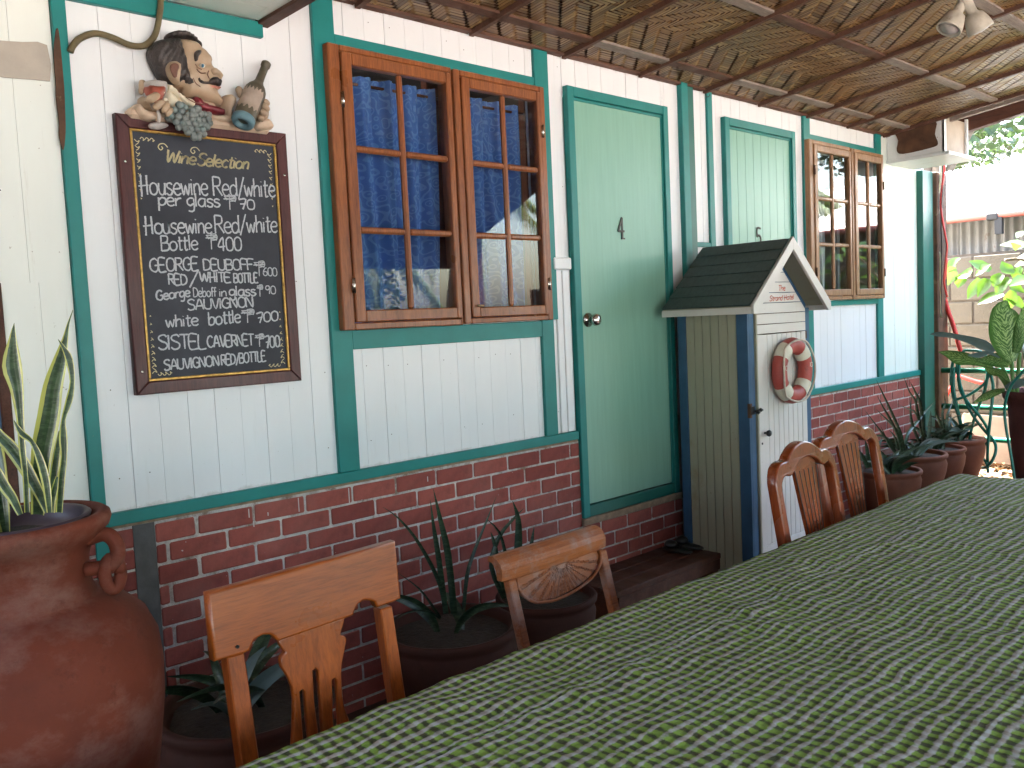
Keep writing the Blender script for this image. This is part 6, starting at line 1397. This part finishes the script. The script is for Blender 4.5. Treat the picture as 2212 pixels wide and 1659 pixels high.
text_line(mb, 'Strand', (3.872, 1.481), (3.992, 1.483), .025, .0040, -.5235, rr, .15, .1, True); text_line(mb, 'Hotel', (4.012, 1.483), (4.105, 1.486), .026, .0040, -.5235, rr, .15, .1, True)
hb(mb).build('hut_lettering', M['redprint'], HU)
mb = MB(); text_line(mb, 'I0', (-.140, .01), (-.112, .01), .022, .003, -.0375, rr, 0, .1, False); text_line(mb, 'I0', (.110, .012), (.136, .012), .022, .003, -.0375, rr, 0, .1, False)
mb.build('ring_mark', M['buoywhite'], B_)
# ============================================================ OUTSIDE
random.seed(21)
BW = empty('block_wall', (8.5, 0, 0)); tag(BW, 'rough unpainted concrete block wall beyond the green railing', 'wall')
MB().box(.012, .16, -6, 5, -.2, 1.85).build('mortar_core', M['joint'], BW)
bms = []
for i in range(6):
    bm = bmesh.new(); bmesh.ops.create_cube(bm, size=1)
    for v in bm.verts: v.co = Vector((v.co.x*.15, v.co.y*.388, v.co.z*.193))
    bmesh.ops.bevel(bm, geom=bm.edges[:], offset=.008, segments=1, affect='EDGES')
    for v in bm.verts: v.co += Vector((random.uniform(-.002, .002), random.uniform(-.002, .002), random.uniform(-.002, .002)))
    me = bpy.data.meshes.new('block'); bm.to_mesh(me); bm.free(); me.materials.append(M['block']); bms.append(me)
stf = MB()
for r_ in range(10):
    z = 1.73-.206*r_; off = .34-.2 if r_ % 2 == 0 else .34
    for j in range(-14, 13):
        y = off+j*.4+.2
        if -1.6 < y < 1.6:
            o = link('block', random.choice(bms), BW); o.location = (.075+random.uniform(-.004, .004), y, z)
        elif -5.8 < y < 4.8: stf.box(0, .15, y-.194, y+.194, z-.097, z+.097, .008)
tag(stf.build('far_blocks', M['block'], BW), kind='stuff')
# corrugated shed
SD = empty('corrugated_shed', (8.9, 0, 0)); tag(SD, 'sunlit shed with pale corrugated metal roof behind the block wall', 'shed')
def corr(p00, u, v, nu, nv, amp=.018, pitch=.076):
    # p00 corner, u along width (waves), v down the slope
    mb = MB(); n = Vector(u).cross(Vector(v)).normalized(); U = Vector(u); Vv = Vector(v); L_ = U.length
    for j in range(nv+1):
        for i in range(nu+1):
            s = L_*i/nu; q = Vector(p00)+U*(i/nu)+Vv*(j/nv)+n*(amp*math.sin(2*math.pi*s/pitch)+.006*math.sin(s*1.7+j)); mb.v.append(tuple(q))
    for j in range(nv):
        for i in range(nu): a = j*(nu+1)+i; mb.f.append((a, a+1, a+nu+2, a+nu+1))
    return mb
for k_ in range(10):
    y = 3.2-.92*(k_+1)
    corr((-.12, y, 2.20+.004*(k_ % 3)), (0, .96, 0), (2.9, 0, .84), 84, 3).build('roof_sheet', M['corr'], SD, True)
for k_ in range(10):
    y = 3.2-.92*(k_+1)
    corr((.10, y, 1.70), (0, .94, 0), (0, 0, .50), 84, 1).build('wall_sheet', M['corrwall'], SD, True)
corr((2.76, -6, 3.03), (0, 9.2, 0), (2.8, 0, -.8), 700, 2).build('rear_roof', M['corr'], SD, True)
MB().box(.2, 5.4, -5.9, 3.1, -.1, 2.1).build('shed_body', M['inner'], SD)
MB().tube([(-.15, 3.3, 2.185), (-.15, -6, 2.205)], .032, 12).build('gutter', M['pinkpipe'], SD, True)
MB().box(-.18, -.12, -.03, .03, 2.02, 2.17).box(-.19, -.10, .0, .10, 2.15, 2.215, .01).build('gutter_outlet', M['inner'], SD)
MB().box(-.18, -.12, .50, .57, 2.14, 2.18, .01).build('gutter_bracket', M['inner'], SD)

# foliage helpers
def leafcloud(name, c, rad, n, size, m, seed, parent=None, clumps=14, droop=.0):
    rr = random.Random(seed); mb = MB(); uvs = []
    cl = []
    for i in range(clumps):
        d = Vector((rr.gauss(0, 1), rr.gauss(0, 1), rr.gauss(0, 1))).normalized()*rr.uniform(.25, .95)
        cl.append((Vector((c[0]+d.x*rad[0], c[1]+d.y*rad[1], c[2]+d.z*rad[2])), rr.uniform(.22, .45)))
    for i in range(n):
        cc, s = rr.choice(cl); d = Vector((rr.gauss(0, 1), rr.gauss(0, 1), rr.gauss(0, 1))).normalized()*rr.random()**.45
        p = cc+Vector((d.x*rad[0]*s, d.y*rad[1]*s, d.z*rad[2]*s))
        a = Vector((rr.gauss(0, 1), rr.gauss(0, 1), rr.gauss(0, .6)-droop)).normalized(); b = a.cross(Vector((rr.gauss(0, 1), rr.gauss(0, 1), rr.gauss(0, 1)))).normalized()
        L_ = size*rr.uniform(.6, 1.3); w = L_*.3
        k_ = len(mb.v); mb.v += [tuple(p), tuple(p+a*L_*.45+b*w), tuple(p+a*L_), tuple(p+a*L_*.45-b*w)]; mb.f.append((k_, k_+1, k_+2, k_+3)); uvs += [(.5, 0), (1, .5), (.5, 1), (0, .5)]
    me = bpy.data.meshes.new(name); me.from_pydata(mb.v, [], mb.f); me.materials.append(m)
    uv = me.uv_layers.new(name='UVMap'); uv.data.foreach_set('uv', [q for u in uvs for q in u])
    return link(name, me, parent), cl
def tree(loc, h, rad, n, size, seed, label, group=None, m='treeleaf', clumps=16):
    T = empty('leafy_tree', loc); tag(T, label, 'tree', group)
    cr_, cl = leafcloud('crown', (0, 0, h), rad, n, size, M[m], seed, T, clumps)
    MB().tube(catmull([(0, 0, -.2), (.1, .05, h*.3), (-.05, .1, h*.6), (0, 0, h)], 3), [.16, .15, .15, .14, .13, .12, .11, .10, .09, .06], 10).build('trunk', M['bark'], T, True)
    lm = MB()
    for p, s in cl[:8]: lm.tube(catmull([(0, .05, h*.55), ((p.x)*.5, p.y*.5, (h*.6+p.z)*.5+.1), tuple(p)], 3), [.07, .06, .055, .05, .04, .03, .015], 6)
    lm.build('limbs', M['bark'], T, True)
    return T
tree((14.0, 2.6, 0), 5.2, (2.6, 2.4, 2.5), 15000, .15, 1, 'dense green tree rising directly behind the shed roof', None)
tree((15.0, -1.6, 0), 4.6, (2.6, 2.2, 2.2), 13000, .16, 2, 'paler sunlit tree behind the shed, right of the dense one', None, 'bush')
tree((20.0, 5.5, 0), 6.0, (4.5, 3.5, 3.2), 7000, .22, 3, 'taller distant tree filling the gap under the roof beam')
tree((21.0, -5.5, 0), 6.0, (4.5, 3.5, 3.5), 7000, .22, 4, 'distant tree to the right beyond the shed')

# big leaved bush right of the railing
BU = empty('leafy_bush', (7.95, -.65, 0)); tag(BU, 'bright broad leaved bush hanging in front of the block wall', 'bush')
for l in DATA['bush']:
    b_ = [(l[i][0]-7.95+.03*math.sin(i+l[0][1]*9), l[i][1]+.65, l[i][2], (.008, .105, .05)[i] if i else .008) for i in range(3)]
    leaf_obj('leaf', [b_], M['bush'], BU, .2, (-.6, -.2, .6))
rr = random.Random(31)
for i in range(80):
    c = Vector((rr.uniform(-.35, .45), rr.uniform(-.75, .25), rr.uniform(1.35, 2.0)))
    if c.y > .12 and c.z < 1.55: continue
    az = rr.uniform(0, 6.28); L_ = rr.uniform(.13, .26); d = Vector((math.cos(az)*L_, math.sin(az)*L_, rr.uniform(-.12, .04)))
    b_ = [(*(c+d), .006), (*(c+d*.5+Vector((0, 0, .015))), L_*.55), (*c, .02)]
    leaf_obj('leaf', [b_], M['bush'], BU, .15, (rr.uniform(-1, .2), rr.uniform(-.5, .5), .9))
for pts in (((0, 0, -.1), (-.05, .1, .8), (.05, -.1, 1.5), (-.1, -.35, 1.9)), ((.05, -.1, 1.4), (.1, .2, 1.72), (.0, .35, 1.75)), ((.05, -.1, 1.5), (-.1, -.5, 1.72), (-.1, -.8, 1.7))):
    MB().tube(catmull(pts, 4), .012, 8).build('branch', M['bark'], BU, True)
for SHB, s_ in SCREEN_SHRUBS:
    leafcloud('foliage', (0, 0, .9), (.38, .75, 1.0), 2600, .12, M['bush'], 60+s_, SHB, 12)
    MB().tube([(0, 0, -.1), (.03, 0, .5), (0, .05, 1.0)], [.03, .025, .015], 8).build('stem', M['bark'], SHB, True)
# litter of dry leaves
lt = MB(); uvs = []; rr = random.Random(12)
for i in range(5200):
    x = rr.uniform(7.32, 8.48) if rr.random() < .8 else rr.uniform(7.32, 8.4); y = rr.uniform(-4, 1.4); z = -.06+rr.random()**2*.10
    a = rr.uniform(0, 6.28); L_ = rr.uniform(.04, .12); d = Vector((math.cos(a), math.sin(a), rr.uniform(-.3, .5))).normalized(); s = d.cross(Vector((rr.uniform(-.4, .4), rr.uniform(-.4, .4), 1))).normalized()
    p = Vector((x, y, z)); k_ = len(lt.v); w = L_*.3; up_ = Vector((0, 0, .012)); lt.v += [tuple(p), tuple(p+d*L_*.5+s*w+up_), tuple(p+d*L_), tuple(p+d*L_*.5-s*w+up_)]; lt.f += [(k_, k_+1, k_+2), (k_, k_+2, k_+3)]
k = NT('leaf litter'); k.col(k.ramp(k.geo()['Random Per Island'], [(0, (.10, .05, .025)), (.4, (.28, .15, .07)), (.75, (.48, .33, .16)), (1, (.55, .50, .33))])); k.set(rough=.8); M['litterr'] = k.m
tag(lt.build('dry_leaf_litter', M['litterr']), 'sun dappled layer of dry brown leaves on the ground beyond the railing', 'leaf litter', None, 'stuff')
# rubble and offcuts behind the railing
for i, (x, y, z, sx, sy, sz, r_, m, lab) in enumerate(((8.1, -.15, .28, .05, .5, .42, .5, 'plastic', 'broken plywood sheet leaning against the block wall behind the hose'), (8.0, .35, .22, .3, .22, .28, .3, 'block', 'loose concrete block on the ground nearest the corner post'), (7.9, -.75, .16, .5, .45, .24, -.4, 'plastic', 'battered brown carton lying behind the lower rail'), (8.2, -1.2, .25, .35, .3, .5, .2, 'block', 'stacked broken blocks behind the tall brown pot'))):
    o = MB().box(-sx/2, sx/2, -sy/2, sy/2, -sz/2, sz/2, .01).build(('plywood_scrap', 'loose_block', 'carton', 'broken_blocks')[i], M[m]); o.location = (x, y, z-.06); o.rotation_euler = (.12*(-1)**i, .25*(i == 0), r_)
    tag(o, lab, ('board', 'block', 'box', 'rubble')[i])

# palms and trees on the seaward side (seen in the glass)
def palm(loc, h, seed, label, n=17, L_=2.6):
    rr = random.Random(seed); T = empty('coconut_palm', loc); tag(T, label, 'palm tree', 'coconut palms on the beach side')
    lean = rr.uniform(-.8, .8)
    tp = [(lean*t*t, .3*t, h*t) for t in (0, .2, .4, .6, .8, 1)]
    MB().tube(catmull([(a, b, c-.2) for a, b, c in tp], 3), [.19-.006*i for i in range(16)], 12).build('trunk', M['bark'], T, True)
    top = Vector(tp[-1])
    for i in range(n):
        az = 6.28*i/n+rr.uniform(-.2, .2); el = rr.uniform(-.35, .9); mb = MB(); uvs = []
        d = Vector((math.cos(az)*math.cos(el), math.sin(az)*math.cos(el), math.sin(el))); ps = []
        for j in range(22):
            t = j/21; ps.append(top+d*L_*t+Vector((0, 0, -1.25*L_*.6*t*t)))
        for j in range(2, 21):
            t = j/21; tan = (ps[j+1]-ps[j-1]).normalized(); sd = tan.cross(Vector((0, 0, 1))).normalized()
            for sg in (-1, 1):
                for q_ in range(2):
                    a = (sd*sg*.8+tan*.55+Vector((0, 0, -.35-.3*rr.random()))).normalized(); l_ = .62*math.sin(math.pi*min(1, .15+t*.85))*rr.uniform(.8, 1.1)
                    b0 = ps[j]+(ps[j+1]-ps[j])*q_*.5; wv_ = tan*.022; k_ = len(mb.v); mb.v += [tuple(b0-wv_), tuple(b0+wv_), tuple(b0+a*l_*.6+wv_*.8+Vector((0, 0, -.02))), tuple(b0+a*l_+Vector((0, 0, -.10)))]; mb.f.append((k_, k_+1, k_+2, k_+3)); uvs += [(0, 0), (1, 0), (1, .6), (.5, 1)]
        me = bpy.data.meshes.new('frond'); me.from_pydata(mb.v, [], mb.f); me.materials.append(M['palm']); uv = me.uv_layers.new(name='UVMap'); uv.data.foreach_set('uv', [q for u in uvs for q in u]); fr_ = link('frond', me, T)
        MB().tube([tuple(p) for p in ps], [.022*(1-.8*j/21) for j in range(22)], 5).build('midrib', M['stem'], fr_)
    return T
palm((6.2, -7.4, -.1), 3.4, 3, 'short coconut palm standing on the sand beside the veranda', 15, 1.9)
palm((12.4, -12.6, -.1), 4.6, 5, 'leaning coconut palm further down the beach', 15, 2.6)
palm((9.6, -3.9, -.1), 3.1, 9, 'low coconut palm at the far corner of the yard', 13, 1.8)
for i, (x, y, h, r_, n) in enumerate(((4.6, -11.5, 2.4, 2.4, 6500), (8.9, -11.5, 3.0, 1.9, 7500), (-3.5, -12, 2.2, 3.0, 4500), (18.2, -11, 3.4, 2.6, 4500))):
    tree((x, y, -.1), h, (r_, 1.6, h*.9), n, .16, 40+i, ('dense tree on the sand facing the left window', 'tree on the sand facing the middle of the veranda', 'tree on the sand beyond the open left end', 'tree on the sand past the far corner')[i], None, 'treeleaf', 14)
